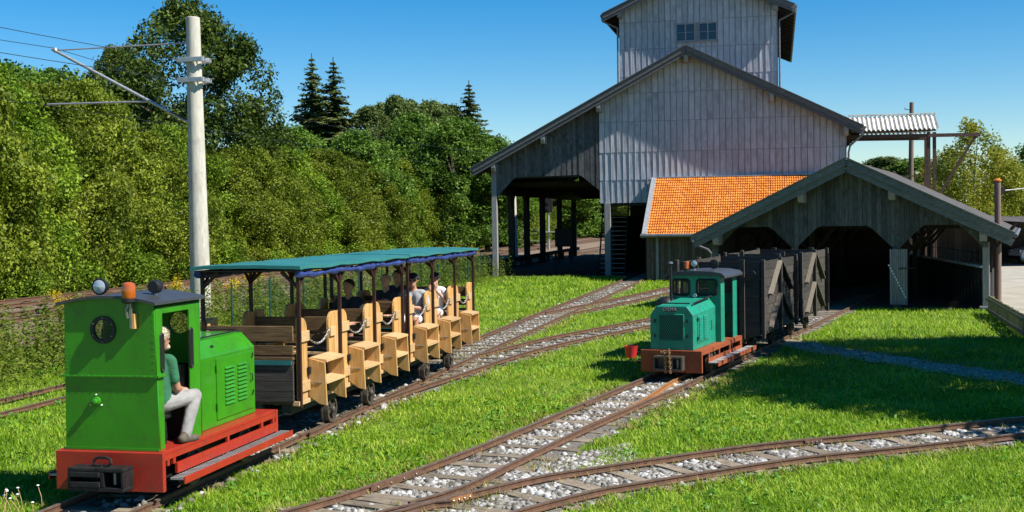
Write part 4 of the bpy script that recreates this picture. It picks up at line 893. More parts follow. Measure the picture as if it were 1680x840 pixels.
for s in (-1, 1):
    a, b2 = sorted((s * HW, s * (HW - .018)))
    box('door_pillar', 'green', gl, a, b2, .085, .215, .592, 1.99, .004); box('door_pillar', 'green', gl, a, b2, .765, .984, .592, 1.99, .004); box('door_header', 'green', gl, a, b2, .215, .765, 1.93, 1.99)
    for y in (.215, .765):
        yy = y - .028 if y < .5 else y + .028
        frame_tube('window_trim', 'black', gl, rounded(yy - .024, yy + .024, 1.36 if y < .5 else 1.33, 1.73, .024), s * (HW + .004), .013, 'yz')
    MB().tube([(s * (HW + .03), .79, .95), (s * (HW + .045), .79, 1.0), (s * (HW + .045), .79, 1.25), (s * (HW + .03), .79, 1.3)], .009, 6).build('grab_handle', 'green', gl, smooth=True) if s < 0 else None
box('side_panel', 'green', gl, -HW, -HW + .016, .216, .764, .592, 1.32)
prf = [(x, 2.005 + arch(x)) for x in np.linspace(-.535, .535, 17)]; prf2 = [(x, z + .028) for x, z in reversed(prf)]
MB().prism(prf + prf2, lambda p, s: (p[0], 1.06 if s else .0, p[1])).build('roof', 'roofgrey', gl, smooth=True)
ring('porthole', 'black', gl, (-.06, .058, 1.78), .098, .138, .022)
for k in range(6):
    a = k * math.pi / 3 + .5; MB().lathe([(.006, 0), (.006, -.006)], 6, (-.06 + .118 * math.cos(a), .047, 1.78 + .118 * math.sin(a)), 'y').build('porthole_bolt', 'steel', gl)
MB().lathe([(.1, 0), (.1, .004)], 24, (-.06, .072, 1.78), 'y').build('porthole_glass', 'glass', gl)
for s in (-1, 1): MB().lathe([(.12, 0), (.12, .004)], 24, (s * .26, .99, 1.77), 'y').build('front_glass', 'glass', gl); ring('front_porthole', 'black', gl, (s * .26, 1.008, 1.77), .115, .145, .02)
kb = MB().lathe([(.05, 0), (.045, -.02), (.03, -.03), (.03, -.06), (.022, -.066)], 16, (-.16, .074, 1.07), 'y').build('buffer_knob', 'green', gl, smooth=True)
for k in range(3): a = k * 2.09 + 1.57; MB().lathe([(.007, 0), (.006, -.02)], 6, (-.16 + .068 * math.cos(a), .074, 1.07 + .068 * math.sin(a)), 'y').build('stud', 'white', kb)
for k in range(13): MB().lathe([(.008, 0), (.006, -.005), (0, -.006)], 7, (-.45 + k * .075, .045, 1.323), 'y').build('rivet', 'green', gl)
for k in range(9):
    for x in (-.47, .47): MB().lathe([(.007, 0), (.005, -.004), (0, -.005)], 7, (x, .064, 1.40 + k * .068), 'y').build('rivet', 'green', gl)
# beacon
bc = MB().lathe([(.05, 0), (.072, .015), (.072, .045), (.06, .05)], 18, (.27, -.015, 2.045)).build('beacon', 'black', gl, smooth=True)
MB().lathe([(.062, .0), (.068, .02), (.066, .11), (.058, .14), (.034, .155), (.0, .158)], 18, (.27, -.015, 2.095)).build('amber_dome', 'amber', bc, smooth=True)
box('beacon_bracket', 'steel', bc, .262, .285, .0, .062, 1.80, 2.045); box('terminal_block', 'larch', bc, .275, .31, .005, .06, 1.795, 1.94); MB().tube([(.255, .0, 2.03), (.235, -.01, 1.98), (.245, .0, 1.9)], .014, 6).build('plug', 'steel', bc)
hl = MB().lathe([(.02, .10), (.06, .08), (.083, .02), (.088, -.01), (.085, -.02)], 20, (-.30, .42, 2.185), 'y').build('headlamp', 'blackmetal', gl, smooth=True)
MB().lathe([(.08, -.012), (.06, -.026), (.0, -.032)], 20, (-.30, .42, 2.185), 'y').build('lens', 'lens', hl, smooth=True); MB().tube([(-.30, .44, 2.06), (-.30, .44, 2.11)], .014, 8).build('stalk', 'galv', hl)
hn = MB().lathe([(.058, -.06), (.07, -.02), (.068, .03), (.05, .06), (.02, .07)], 18, (.29, .47, 2.18), 'y').build('covered_lamp', 'black', gl, smooth=True); MB().tube([(.29, .47, 2.05), (.29, .47, 2.13)], .02, 8).build('stalk', 'galv', hn)
# bonnet
hp = [(-.425, .592), (-.425, 1.375), (-.27, 1.535), (.27, 1.535), (.425, 1.375), (.425, .592)]
MB().prism(hp, lambda p, s: (p[0], 2.48 if s else 1.001, p[1])).build('bonnet', 'green', gl, bevel=.012, seg=2)
def louvre(par, mat, x, y0, y1, z): return MB().prism([(0, 0), (.018, .004), (0, .026)], lambda p, s: (x + (1 if x > 0 else -1) * p[0], y1 if s else y0, z + p[1])).build('louvre', mat, par)
for s in (-1, 1):
    a, b2 = sorted((s * .4255, s * .437)); d = box('bonnet_door', 'green', gl, a, b2, 1.48, 2.42, .66, 1.33, .004)
    for yc in (1.67, 1.99):
        for k in range(10): louvre(d, 'green', s * .4372, yc, yc + .23, .80 + k * .044)
    for z in (.78, 1.20): box('hinge', 'green', d, *sorted((s * .437, s * .449)), 1.46, 1.50, z, z + .07)
    MB().tube([(s * .438, 2.33, .98), (s * .462, 2.335, .99), (s * .462, 2.335, 1.06), (s * .438, 2.33, 1.07)], .007, 6).build('handle', 'blackmetal', d, smooth=True)
    for z in (.82, 1.25): bar('latch', 'blackmetal', d, (s * .445, 2.36, z), (s * .447, 2.39, z + .05), .01, .014)
box('bonnet_lid', 'green', gl, -.26, .262, 1.08, 2.36, 1.5365, 1.550, .004); MB().tube([(.255, 1.06, 1.56), (.255, 2.4, 1.56), (.2, 2.42, 1.565), (-.2, 2.42, 1.565)], .008, 6).build('lid_rod', 'black', gl, smooth=True)
MB().lathe([(.02, 0), (.02, .008)], 10, (0, 0, 0)).build('filler_slot', 'black', gl).matrix_basis = Matrix.Translation((.35, 1.55, 1.46)) @ Matrix.Rotation(R(46), 4, 'Y') @ Matrix.Diagonal((.8, 1.8, 1, 1))
box('windscreen_flap', 'glass', gl, -.30, .30, 1.13, 1.5, 1.575, 1.58)
# cab interior
box('driver_seat', 'black', gl, .02, .42, .16, .50, .85, .955, .02); box('seat_box', 'blackmetal', gl, .06, .38, .18, .46, .595, .848); box('control_desk', 'blackmetal', gl, -.42, .42, .78, .96, .60, 1.35)
for x in (-.2, .05): MB().lathe([(.05, -.01), (.05, 0)], 14, (x, .778, 1.22), 'y').build('gauge', 'steel', gl)
MB().tube([(.25, .70, .6), (.22, .66, 1.15)], .012, 6).build('lever', 'steel', gl); MB().lathe([(.022, 0), (.026, .02), (.0, .045)], 10, (.22, .66, 1.15)).build('lever_knob', 'black', gl)
MB().tube([(.03 + .1 * math.cos(x), .72, 1.18 + .1 * math.sin(x)) for x in np.linspace(0, 6.28, 15)], .010, 5, False).build('hand_wheel', 'steel', gl)

# ------------------------------------------------------------------ teal locomotive
D0 = (2.58, 20.26); DD = 24; td = fr(D0, DD); UD = .15
dl = thing('diesel_locomotive', 'weathered teal diesel locomotive with name plate and orange frame coupled to peat wagons', 'locomotive', td(UD, 0), DD)
box('headstock', 'rustred', dl, -.53, .53, 0, .06, .19, .56, .006); box('headstock', 'rustred', dl, -.53, .53, 2.80, 2.86, .24, .56, .006)
box('footplate', 'rustred', dl, -.52, .52, .06, 2.80, .53, .562, .003); box('main_frame', 'blackmetal', dl, -.36, .36, .1, 2.78, .22, .525)
for s in (-1, 1):
    box('side_sill', 'rustred', dl, *sorted((s * .53, s * .50)), .06, 2.80, .485, .529); box('side_sill', 'rustred', dl, *sorted((s * .54, s * .51)), .4, 2.80, .30, .39)
    for y in (.45, 1.15, 1.9, 2.7): box('sill_post', 'rustred', dl, *sorted((s * .53, s * .503)), y, y + .06, .391, .484)
    box('step_board', 'tread', dl, *sorted((s * .545, s * .70)), .35, 3.2, .315, .335); box('step_edge', 'rustred', dl, *sorted((s * .70, s * .72)), .35, 3.2, .27, .345, .003)
    for y in (.85, 2.1): railwheel(dl, s * .46, y, .20, False)
for y in (.85, 2.1): axle(dl, y, .2)
cb = MB(); cb.box(-.26, .24, -.18, 0, .235, .27); cb.box(-.26, .24, -.18, 0, .44, .475); cb.box(-.26, -.23, -.18, 0, .27, .44); cb.box(.21, .24, -.18, 0, .27, .44); cb.box(.05, .08, -.18, 0, .27, .44); cb.box(-.23, .21, -.04, -.01, .27, .44)
cbo = cb.build('coupling_box', ['wheel'], dl, bevel=.006); MB().tube([(.15, -.12, .28), (.15, -.12, .42)], .02, 8).build('pin', 'steel', cbo)
for dx in (-.05, .03): chain('safety_chain', 'rustchain', cbo, (dx, -.2, .58), (dx + .02, -.21, .20), 0, 9, .014)
chain('safety_chain', 'rustchain', cbo, (-.12, -.19, .56), (.03, -.2, .58), .04, 6, .014); MB().tube([(-.01, -.1, .3), (-.01, -.1, .6)], .02, 8).build('draw_pin', 'rustchain', cbo)
hp = [(-.375, .562), (-.375, 1.15), (-.26, 1.30), (.26, 1.30), (.375, 1.15), (.375, .562)]
MB().prism(hp, lambda p, s: (p[0], 1.52 if s else .055, p[1] + (.0 if not s or p[1] < 1 else .05))).build('bonnet', 'teal', dl, bevel=.012)
gr = frame_tube('radiator_grille', 'teal', dl, rounded(-.22, .21, .72, 1.16, .01, 2), .05, .012)
g = MB()
for k in range(-12, 26):
    for sgn in (1, -1):
        x0, z0 = -.22 + k * .0335 * 1, .72; x1, z1 = x0 + .26 * sgn + (0), 1.16
        q = [(x0 if sgn > 0 else x0 + .0, z0), (x1, z1)]
        (xa, za), (xb, zb) = q
        # clip to grille
        def cut(xa, za, xb, zb, lo=-.215, hi=.205):
            if xa > xb: xa, za, xb, zb = xb, zb, xa, za
            if xb <= lo or xa >= hi: return None
            if xa < lo: za += (zb - za) * (lo - xa) / (xb - xa); xa = lo
            if xb > hi: zb = za + (zb - za) * (hi - xa) / (xb - xa); xb = hi
            return xa, za, xb, zb
        c = cut(xa, za, xb, zb)
        if c: g.bar((c[0], .042 + .004 * sgn, c[1]), (c[2], .042 + .004 * sgn, c[3]), .003, .006)
g.build('grille_mesh', 'teal', gr); box('radiator', 'blackmetal', gr, -.215, .205, .052, .0545, .725, 1.155)
for x, z in ((-.29, 1.05), (-.29, .8), (.27, 1.05), (.27, .8)): box('grille_clip', 'blackmetal', gr, x - .012, x + .012, .04, .054, z - .03, z + .03)
for s in (-1, 1):
    d = box('bonnet_door', 'teal', dl, *sorted((s * .3755, s * .386)), .30, 1.05, .66, 1.12, .004)
    for yc in (.36, .66):
        for k in range(15): louvre(d, 'teal', s * .3862, yc, yc + .22, .70 + k * .027)
    for z in (.72, 1.04): box('hinge', 'blackmetal', d, *sorted((s * .386, s * .398)), .27, .31, z, z + .05)
    MB().tube([(s * .39, 1.12, .82), (s * .41, 1.12, .83), (s * .41, 1.12, .97), (s * .39, 1.12, .98)], .007, 6).build('handle', 'blackmetal', d)
MB().tube([(-.33, .12, 1.27), (-.33, .12, 1.33), (-.3, .12, 1.345), (.3, .12, 1.345)], .012, 6).build('grab_rail', 'blackmetal', dl, smooth=True); MB().tube([(.3, .3, 1.3), (.31, .32, 1.335), (.31, 1.45, 1.385)], .014, 6).build('grab_rail', 'blackmetal', dl, smooth=True)
npl = box('name_plate', 'black', dl, -.145, .095, .042, .054, 1.205, 1.29, .003)
frame_tube('plate_rim', 'steel', npl, [(-.143, 1.207), (.093, 1.207), (.093, 1.288), (-.143, 1.288)], .042, .003)
def text(body, par, loc, size, mat, rot, ext=.003, name='lettering'):
    c = bpy.data.curves.new(name, 'FONT'); c.body = body; c.size = size; c.extrude = ext; c.align_x = 'CENTER'; c.align_y = 'CENTER'; c.space_character = 1.12
    t = bpy.data.objects.new(name, c); COL.objects.link(t); dg = bpy.context.evaluated_depsgraph_get(); me = bpy.data.meshes.new_from_object(t.evaluated_get(dg)); bpy.data.objects.remove(t)
    me.materials.clear(); me.materials.append(M[mat]); o = bpy.data.objects.new(name, me); COL.objects.link(o); o.parent = par; o.location = loc; o.rotation_euler = rot; return o
text('DIEMA', npl, (-.025, .040, 1.247), .080, 'corr', (R(90), 0, 0)).scale = (.92, 1.05, 1)
CW = .47
wall_rect('cab_front_wall', 'teal', dl, -CW, CW, .562, 1.74, 1.53, 1.56, [(-.40, -.10, 1.40, 1.67), (.04, .40, 1.40, 1.67)])
wall_rect('cab_rear_wall', 'teal', dl, -CW, CW, .562, 1.74, 2.70, 2.73, [(-.40, -.06, 1.36, 1.67), (.06, .40, 1.36, 1.67)])
for x0, x1 in ((-.40, -.10), (.04, .40)):
    f = frame_tube('window_seal', 'black', dl, rounded(x0, x1, 1.40, 1.67, .05), 1.528, .022); box('glass', 'glass', f, x0, x1, 1.545, 1.549, 1.40, 1.67)
box('paper_notice', 'larch_h', dl, -.22, -.12, 1.57, 1.575, 1.42, 1.62)
for s in (-1, 1):
    a, b2 = sorted((s * CW, s * (CW - .02)))
    box('door_pillar', 'teal', dl, a, b2, 1.561, 1.80, .562, 1.74, .004); box('door_pillar', 'teal', dl, a, b2, 2.42, 2.699, .562, 1.74, .004); box('door_header', 'teal', dl, a, b2, 1.80, 2.42, 1.68, 1.74)
prf = [(-.56, 1.70), (-.56, 1.735), (-.50, 1.79), (-.3, 1.82), (0, 1.83), (.3, 1.82), (.50, 1.79), (.56, 1.735), (.56, 1.70), (.53, 1.70), (.48, 1.745), (-.48, 1.745), (-.53, 1.70)]
MB().prism(prf, lambda p, s: (p[0], 2.85 if s else 1.46, p[1])).build('roof', 'roofgrey', dl, smooth=True)
box('seat', 'black', dl, -.3, .3, 2.3, 2.6, .9, 1.0); box('control_desk', 'blackmetal', dl, -.4, .4, 1.57, 1.75, .6, 1.3)
hl = MB().lathe([(.02, .09), (.06, .07), (.075, .01), (.078, -.015), (.07, -.02)], 20, (-.03, 1.62, 1.955), 'y').build('headlamp', 'blackmetal', dl, smooth=True); MB().lathe([(.068, -.014), (.05, -.026), (0, -.03)], 18, (-.03, 1.62, 1.955), 'y').build('lens', 'lens', hl, smooth=True); MB().tube([(-.03, 1.64, 1.82), (-.03, 1.64, 1.89)], .014, 8).build('stalk', 'galv', hl)
hl2 = MB().lathe([(.02, .09), (.07, .07), (.085, .01), (.085, -.03), (.07, -.035)], 20, (.30, 1.75, 1.94), 'y').build('headlamp', 'black', dl, smooth=True); MB().tube([(.30, 1.77, 1.82), (.30, 1.77, 1.87)], .014, 8).build('stalk', 'galv', hl2)
MB().lathe([(.05, 0), (.05, .11), (.04, .13), (0, .135)], 14, (-.17, 1.62, 1.86)).build('beacon', 'amber', dl, smooth=True); MB().lathe([(.055, 0), (.055, .05)], 14, (-.17, 1.62, 1.815)).build('beacon_base', 'black', dl)
MB().tube([(-.34, 1.2, 1.3), (-.345, 1.2, 1.96)], .022, 10).build('exhaust_pipe', 'blackmetal', dl, smooth=True); MB().lathe([(.02, 0), (.045, .01), (.04, .04), (.0, .05)], 10, (-.345, 1.2, 1.96)).build('exhaust_cap', 'steel', dl)
MB().lathe([(.035, -.02), (.035, .02)], 14, (.02, 1.45, 1.39), 'y').build('round_gauge', 'lens', dl); tube('gauge_stalk', 'blackmetal', dl, [(.02, 1.46, 1.32), (.02, 1.46, 1.37)], .01, 6)
MB().lathe([(.16, 0), (.19, .06), (.17, .14), (.1, .2), (.0, .22)], 16, (-.50, 1.42, 1.16)).build('air_filter', 'black', dl, smooth=True); tube('filter_arm', 'blackmetal', dl, [(-.50, 1.42, 1.22), (-.36, 1.4, 1.12)], .03, 8)
bk = tag(MB().lathe([(.085, 0), (.115, .19), (.12, .20), (.108, .20), (.08, .012)], 20, td(UD + .0, -.70, .42)).build('bucket', 'redplastic', smooth=True), 'small red plastic bucket hung beside the teal locomotive bumper', 'bucket')
tube('hook', 'blackmetal', dl, [(-.53, .03, .50), (-.62, .03, .52), (-.70, 0, .60)], .012, 6)

# ------------------------------------------------------------------ peat wagons
def peat_wagon(label, u, ln, h, seed):
    random.seed(seed); w = thing('peat_wagon', label, 'wagon', td(UD + u, 0), DD, 'peat wagons behind the teal locomotive'); W = .80; z0 = .56; n = 8; ph = (h - z0) / n
    for s in (-1, 1):
        for k in range(n):
            jy = random.uniform(-.01, .01)
            for a, b in ((.10, ln / 2 - .01), (ln / 2 + .01, ln - .10)):
                x0, x1 = sorted((s * (W + jy), s * (W - .03 + jy))); zz = z0 + k * ph; dz = random.uniform(-.015, .012) if k == n - 1 else 0
                MB().hexa([(x0, a, zz), (x1, a, zz), (x1, b, zz), (x0, b, zz)], [(x0, a, zz + ph - .008 + dz), (x1, a, zz + ph - .008 + dz), (x1, b, zz + ph - .008 - dz), (x0, b, zz + ph - .008 - dz)]).build('plank', 'peatplank', w)
        for y in (.05, ln / 2, ln - .05): box('stanchion', 'darkplank' if y != ln / 2 else 'peatplank', w, *sorted((s * (W + .012), s * (W + .075))), y - .05, y + .05, z0 - .1, h + .03, .005)
        X = s * (W + .045); c = ln / 2; m = (z0 + h) / 2
        for zt, zb in ((h - .05, m + .02), (m - .02, z0 + .06)):
            bar('diagonal_brace', 'peatbrace', w, (X, c - .06, zt), (X, c - ln * .30, zb), .045, .085, (s, 0, 0)); bar('diagonal_brace', 'darkplank', w, (X, c + .06, zt), (X, c + ln * .34, zb), .045, .085, (s, 0, 0))
        tube('latch_rod', 'blackmetal', w, [(s * (W + .09), ln - .12, z0 + .1), (s * (W + .09), ln - .12, h - .1)], .014, 6)
    for y, yy in ((.02, .05), (ln - .05, ln - .02)):
        for k in range(n): box('plank', 'darkplank', w, -W + .03, W - .03, y, yy, z0 + k * ph, z0 + (k + 1) * ph - .008)
    for y in (-.012, ln): 
        for x in (-.45, .45): box('end_stanchion', 'darkplank', w, x - .05, x + .05, y - .04, y + .012 if y < 1 else y + .05, z0 - .1, h + .04)
        bar('end_brace', 'darkplank', w, (-.7, y - .03 if y < 1 else y + .03, z0 + .1), (.7, y - .03 if y < 1 else y + .03, h - .2), .03, .08)
    box('floor', 'darkplank', w, -W + .02, W - .02, .05, ln - .05, z0 - .05, z0 - .002)
    for s in (-1, 1): box('sole_bar', 'darkplank', w, *sorted((s * .30, s * .42)), -.05, ln + .05, z0 - .19, z0 - .052)
    for x in (-.18, .18): box('buffer_block', 'blackmetal', w, x - .08, x + .08, -.16, -.05, z0 - .2, z0 - .06)
    tube('drawbar', 'blackmetal', w, [(0, -.6, .36), (0, .2, .4)], .025, 8)
    for y in (ln * .24, ln * .76):
        for s in (-1, 1): railwheel(w, s * .46, y, .15, True); box('axle_box', 'blackmetal', w, *sorted((s * .36, s * .43)), y - .08, y + .08, .2, .40)
        axle(w, y, .15)
    return w
peat_wagon('dark plank peat wagon coupled directly behind the teal locomotive', 3.25, 3.3, 1.93, 3)
peat_wagon('greyer sunlit peat wagon at the end of the teal locomotive train', 7.05, 3.4, 1.96, 4)

# ------------------------------------------------------------------ passenger wagons
random.seed(21)
def end_board(par, y0, y1, x, round_left, z0=.60, zt=1.62):      # seat-end plank with a rounded top corner
    r = min(.16, (y1 - y0) * .8); P = [(y0, z0), (y1, z0)]
    if round_left: P += [(y1, zt)] + [(y0 + r - r * math.sin(R(a)), zt - r + r * math.cos(R(a))) for a in range(0, 91, 18)]
    else: P += [(y1 - r + r * math.cos(R(a)), zt - r + r * math.sin(R(a))) for a in range(0, 91, 18)] + [(y0, zt)]
    return MB().prism(P, lambda p, s: (x + (.02 if s else -.02), p[0], p[1])).build('side_board', 'larch', par, bevel=.006)
def passenger_wagon(label, u, seed):
    random.seed(seed); w = thing('passenger_wagon', label, 'wagon', t1(U0 + u, 0), T1D, 'open passenger wagons'); LN = 4.28; W = .60
    PY = (.05, 1.46, 2.88, 4.22)
    for s in (-1, 1):
        x = s * W
        for k, y in enumerate(PY):
            box('roof_post', 'maroon', w, s * .64 - .022, s * .64 + .022, y - .022, y + .022, .52, 2.22, .004)
            for d in (-.22, .22):
                if 0 < y + d < LN: bar('post_brace', 'maroon', w, (s * .64, y, 1.98), (s * .64, y + d, 2.2), .025, .04)
            bar('roof_bow', 'maroon', w, (s * .64, y, 2.0), (s * .42, y, 2.2), .03, .04)
        for k in range(3):
            a = PY[k] + (.03 if k else .0); b = PY[k + 1]
            rl = end_board(w, a + .02, a + .30, x, False)
            end_board(w, b - .36, b - .16, x, True); box('side_board', 'larch', w, x - .022, x + .022, b - .155, b - .03, .60, 1.60 + random.uniform(-.02, .02), .004)
            for z in (.70, 1.32): box('cleat', 'larch_h', w, *sorted((x + s * .021, x + s * .05)), a + .03, a + .31, z, z + .13, .005)
            box('cleat', 'larch_h', w, *sorted((x + s * .021, x + s * .05)), b - .36, b - .17, 1.30, 1.42, .005)
            for z in (.90,): box('hinge', 'blackmetal', w, *sorted((x + s * .03, x + s * .06)), a + .26, a + .31, z, z + .09)
            if s > 0: chain('chain', 'chain', w, (x + .03, a + .30, 1.37), (x + .03, b - .36, 1.40), .13, 18, .0075)
            # folding step with two treads
            y0, y1 = a + .33, b - .40; st = thing_part('folding_step', w)
            for y in (y0, y1):
                MB().prism([(.02, 1.10), (.24, 1.04), (.26, .50), (.16, .52), (.02, .62)], lambda p, q, y=y: (x + s * p[0], y + (.016 if q else -.016), p[1])).build('step_side', 'larch', st, bevel=.004)
            for z in (1.075, .80):
                MB().hexa([(x + s * .03, y0 + .017, z), (x + s * .255, y0 + .017, z - .03), (x + s * .255, y1 - .017, z - .03), (x + s * .03, y1 - .017, z)], [(x + s * .03, y0 + .017, z + .03), (x + s * .255, y0 + .017, z), (x + s * .255, y1 - .017, z), (x + s * .03, y1 - .017, z + .03)]).build('tread', 'larch_h', st)
            tube('step_rod', 'chain', st, [(x + s * .03, y0 - .03, .80), (x + s * .2, y0 - .02, .79)], .006, 5)
        box('sole_bar', 'darkplank', w, *sorted((s * .40, s * .52)), .02, LN - .02, .43, .56)
        box('floor_edge', 'larch_h', w, *sorted((s * .56, s * .64)), .0, LN - .03, .545, .598)
    box('floor', 'brownplank', w, -.555, .555, 0, LN - .02, .562, .597)
    for k in range(4): box('end_plank', 'darkplank', w, -.58, .58, -.035, .0, .60 + k * .128, .60 + k * .128 + .122); box('end_plank', 'brownplank', w, -.58, .58, LN - .03, LN + .005, .60 + k * .128, .60 + k * .128 + .122)
    box('end_strip', 'teal_roof', w, -.57, .57, -.055, -.037, 1.055, 1.11); box('end_cap', 'brownplank', w, -.58, .58, -.04, .03, 1.115, 1.15)
    for k, y in enumerate((.02, 1.45, 2.87, 4.20)):
        for d in ((1,) if k == 0 else (-1,) if k == 3 else (-1, 1)):
            for j in range(3): box('seat_plank', 'brownplank' if j else 'larch_h', w, -.57, .57, *sorted((y + d * (.36 - j * .125), y + d * (.25 - j * .125))), 1.06, 1.09)
            box('seat_front', 'darkplank', w, -.57, .57, *sorted((y + d * .34, y + d * .32)), .62, 1.058)
        for z0, z1 in ((1.17, 1.29), (1.34, 1.53)): box('backrest', 'brownplank', w, -.57, .57, y - .018, y + .018, z0, z1, .005)
    for x in (-.56, .56): end_board(w, 0.0, .25, x * 1.0 - (.02 if x < 0 else -.02) * 0, True) if x < 0 else None
    # canopy, slightly crowned tarpaulin with a turned down edge
    nx, ny = 14, 22; V = []; F = []
    for i in range(ny + 1):
        for j in range(nx + 1):
            x = -.73 + 1.46 * j / nx; y = -.10 + (LN + .14) * i / ny; z = 2.27 + .02 * (1 - (x / .73) ** 2) + random.uniform(-.003, .003) + .008 * math.sin(i * 1.1)
            V.append((x, y, z))
    F = [(i * (nx + 1) + j, i * (nx + 1) + j + 1, (i + 1) * (nx + 1) + j + 1, (i + 1) * (nx + 1) + j) for i in range(ny) for j in range(nx)]
    B0 = [0 * (nx + 1) + j for j in range(nx + 1)]; o = len(V)
    rim = [j for j in range(nx + 1)] + [(i) * (nx + 1) + nx for i in range(1, ny + 1)] + [ny * (nx + 1) + j for j in range(nx - 1, -1, -1)] + [i * (nx + 1) for i in range(ny - 1, 0, -1)]
    for q in rim: V.append((V[q][0] * 1.006, V[q][1], V[q][2] - .042))
    m = len(rim); F += [(rim[k], o + k, o + (k + 1) % m, rim[(k + 1) % m]) for k in range(m)]
    MB().add(V, F).build('canopy', 'teal_roof', w, smooth=True)
    box('canopy_frame', 'maroon', w, -.70, .70, -.05, LN, 2.205, 2.222)
    P = [(.67 + random.uniform(-.012, .016), -.06 + (LN + .05) * k / 44, 2.172 - .02 * math.sin(k / 44 * 9.4) ** 2 + random.uniform(-.010, .010)) for k in range(45)]
    MB().tube(P, [.040 + random.uniform(-.012, .016) for k in range(45)], 9).build('rolled_side_tarp', 'bluetarp', w, smooth=True)
    MB().tube([(p[0] - 1.34, p[1], p[2]) for p in P], .045, 7).build('rolled_side_tarp', 'bluetarp', w, smooth=True)
    for y in (1.46, 3.02):
        for s in (-1, 1): railwheel(w, s * .47, y, .178, True); box('axle_box', 'blackmetal', w, *sorted((s * .37, s * .43)), y - .09, y + .09, .2, .42)
        axle(w, y, .178)
    tube('drawbar', 'blackmetal', w, [(0, -.5, .36), (0, .3, .42)], .03, 8)
    return w
def thing_part(name, parent):
    o = bpy.data.objects.new(name, None); COL.objects.link(o); o.parent = parent; o.empty_display_size = .1; return o
passenger_wagon('open wooden passenger wagon with teal canopy coupled next to the green locomotive', 3.27, 5)
passenger_wagon('open wooden passenger wagon with teal canopy at the far end of the train', 7.72, 6)

# ------------------------------------------------------------------ people
def cap_mesh(a, ra, b, rb, n=12, m=5):
    a = Vector(a); b = Vector(b); d = b - a; L = d.length; q = Vector((0, 0, 1)).rotation_difference(d.normalized() if L > 1e-6 else Vector((0, 0, 1)))
    prof = [(ra * math.cos(R(t)), ra * math.sin(R(t))) for t in np.linspace(-90, 0, m)] + [(rb * math.cos(R(t)), L + rb * math.sin(R(t))) for t in np.linspace(0, 90, m)]
    mb = MB().lathe([(max(r, 1e-4), h) for r, h in prof], n); return [a + q @ Vector(v) for v in mb.v], mb.f
def person(label, loc, deg, J, mats, voxel=.011, group=None):
    """J: list of (a, ra, b, rb, zone); loc = seat point, +y = facing"""
    mb = MB()
    for a, ra, b, rb, z in J: mb.add(*cap_mesh(a, ra, b, rb))
    o = mb.build('person', 'skin'); md = o.modifiers.new('r', 'REMESH'); md.mode = 'VOXEL'; md.voxel_size = voxel
    sm = o.modifiers.new('s', 'SMOOTH'); sm.factor = .5; sm.iterations = 3
    dg = bpy.context.evaluated_depsgraph_get(); me = bpy.data.meshes.new_from_object(o.evaluated_get(dg)); o.modifiers.clear(); old = o.data; o.data = me; bpy.data.meshes.remove(old)
    C = np.empty(len(me.polygons) * 3); me.polygons.foreach_get('center', C); C = C.reshape(-1, 3); best = np.full(len(C), 1e9); zi = np.zeros(len(C), int)
    for a, ra, b, rb, z in J:
        a = np.array(a, float); b = np.array(b, float); ab = b - a; t = np.clip((C - a) @ ab / max(ab @ ab, 1e-9), 0, 1)
        d = np.linalg.norm(C - a - t[:, None] * ab, axis=1) - (ra + (rb - ra) * t); k = d < best; best[k] = d[k]; zi[k] = z
    me.materials.clear()
    for m in mats: me.materials.append(M[m])
    me.polygons.foreach_set('material_index', zi); me.polygons.foreach_set('use_smooth', [True] * len(zi)); me.update()
    o.location = loc; o.rotation_euler = (0, 0, -R(deg)); return tag(o, label, 'person', group)
def hand(J, wrist, tip_dir, side, z=0, curl=.3):     # palm, four fingers and a thumb
    w = Vector(wrist); d = Vector(tip_dir).normalized(); s = Vector(side).normalized(); n = d.cross(s).normalized()
    J.append((w + s * .018, .019, w + d * .07 + s * .022, .015, z)); J.append((w - s * .018, .019, w + d * .07 - s * .022, .015, z))
    for k, l in enumerate((.060, .072, .068, .052)):
        o = w + d * .085 + s * (.033 - .022 * k); m = o + d * l * .5 + n * curl * .02; J.append((o, .0098, m, .0092, z)); J.append((m, .0092, m + d * l * .5 * (1 - curl) + n * l * .5 * curl, .0082, z))
    o = w + d * .02 + s * .035; m = o + d * .03 + s * .028; J.append((o, .012, m, .011, z)); J.append((m, .011, m + d * .032 + n * .006, .0095, z))
def head(J, c, yaw=0, skin=0, pitch=0):
    c = Vector(c); q = Matrix.Rotation(-R(yaw), 3, 'Z') @ Matrix.Rotation(R(pitch), 3, 'X'); p = lambda x, y, z: c + q @ Vector((x, y, z))
    J.append((p(0, -.018, .03), .083, p(0, .018, .035), .078, skin)); J.append((p(0, .03, -.03), .062, p(0, .05, -.075), .045, skin)); J.append((p(0, .09, .01), .010, p(0, .108, -.022), .014, skin))
    for s in (-1, 1): J.append((p(.078 * s, -.005, .012), .014, p(.08 * s, -.01, -.022), .011, skin))
    J.append((p(-.02, .085, -.058), .010, p(.02, .085, -.058), .010, skin)); J.append((p(-.04, .07, .035), .012, p(.04, .07, .035), .012, skin)); return p
def torso(J, lean=0, shirt=1, wide=1.0):
    for s in (-1, 1): J.append(((.075 * s * wide, 0, .10), .105 * wide, (.075 * s * wide, lean * .42, .42), .108 * wide, shirt))
    J.append(((-.15 * wide, lean * .48, .485), .068, (.15 * wide, lean * .48, .485), .068, shirt)); J.append(((0, lean * .5, .50), .062, (0, lean * .6 + .01, .60), .053, 0))
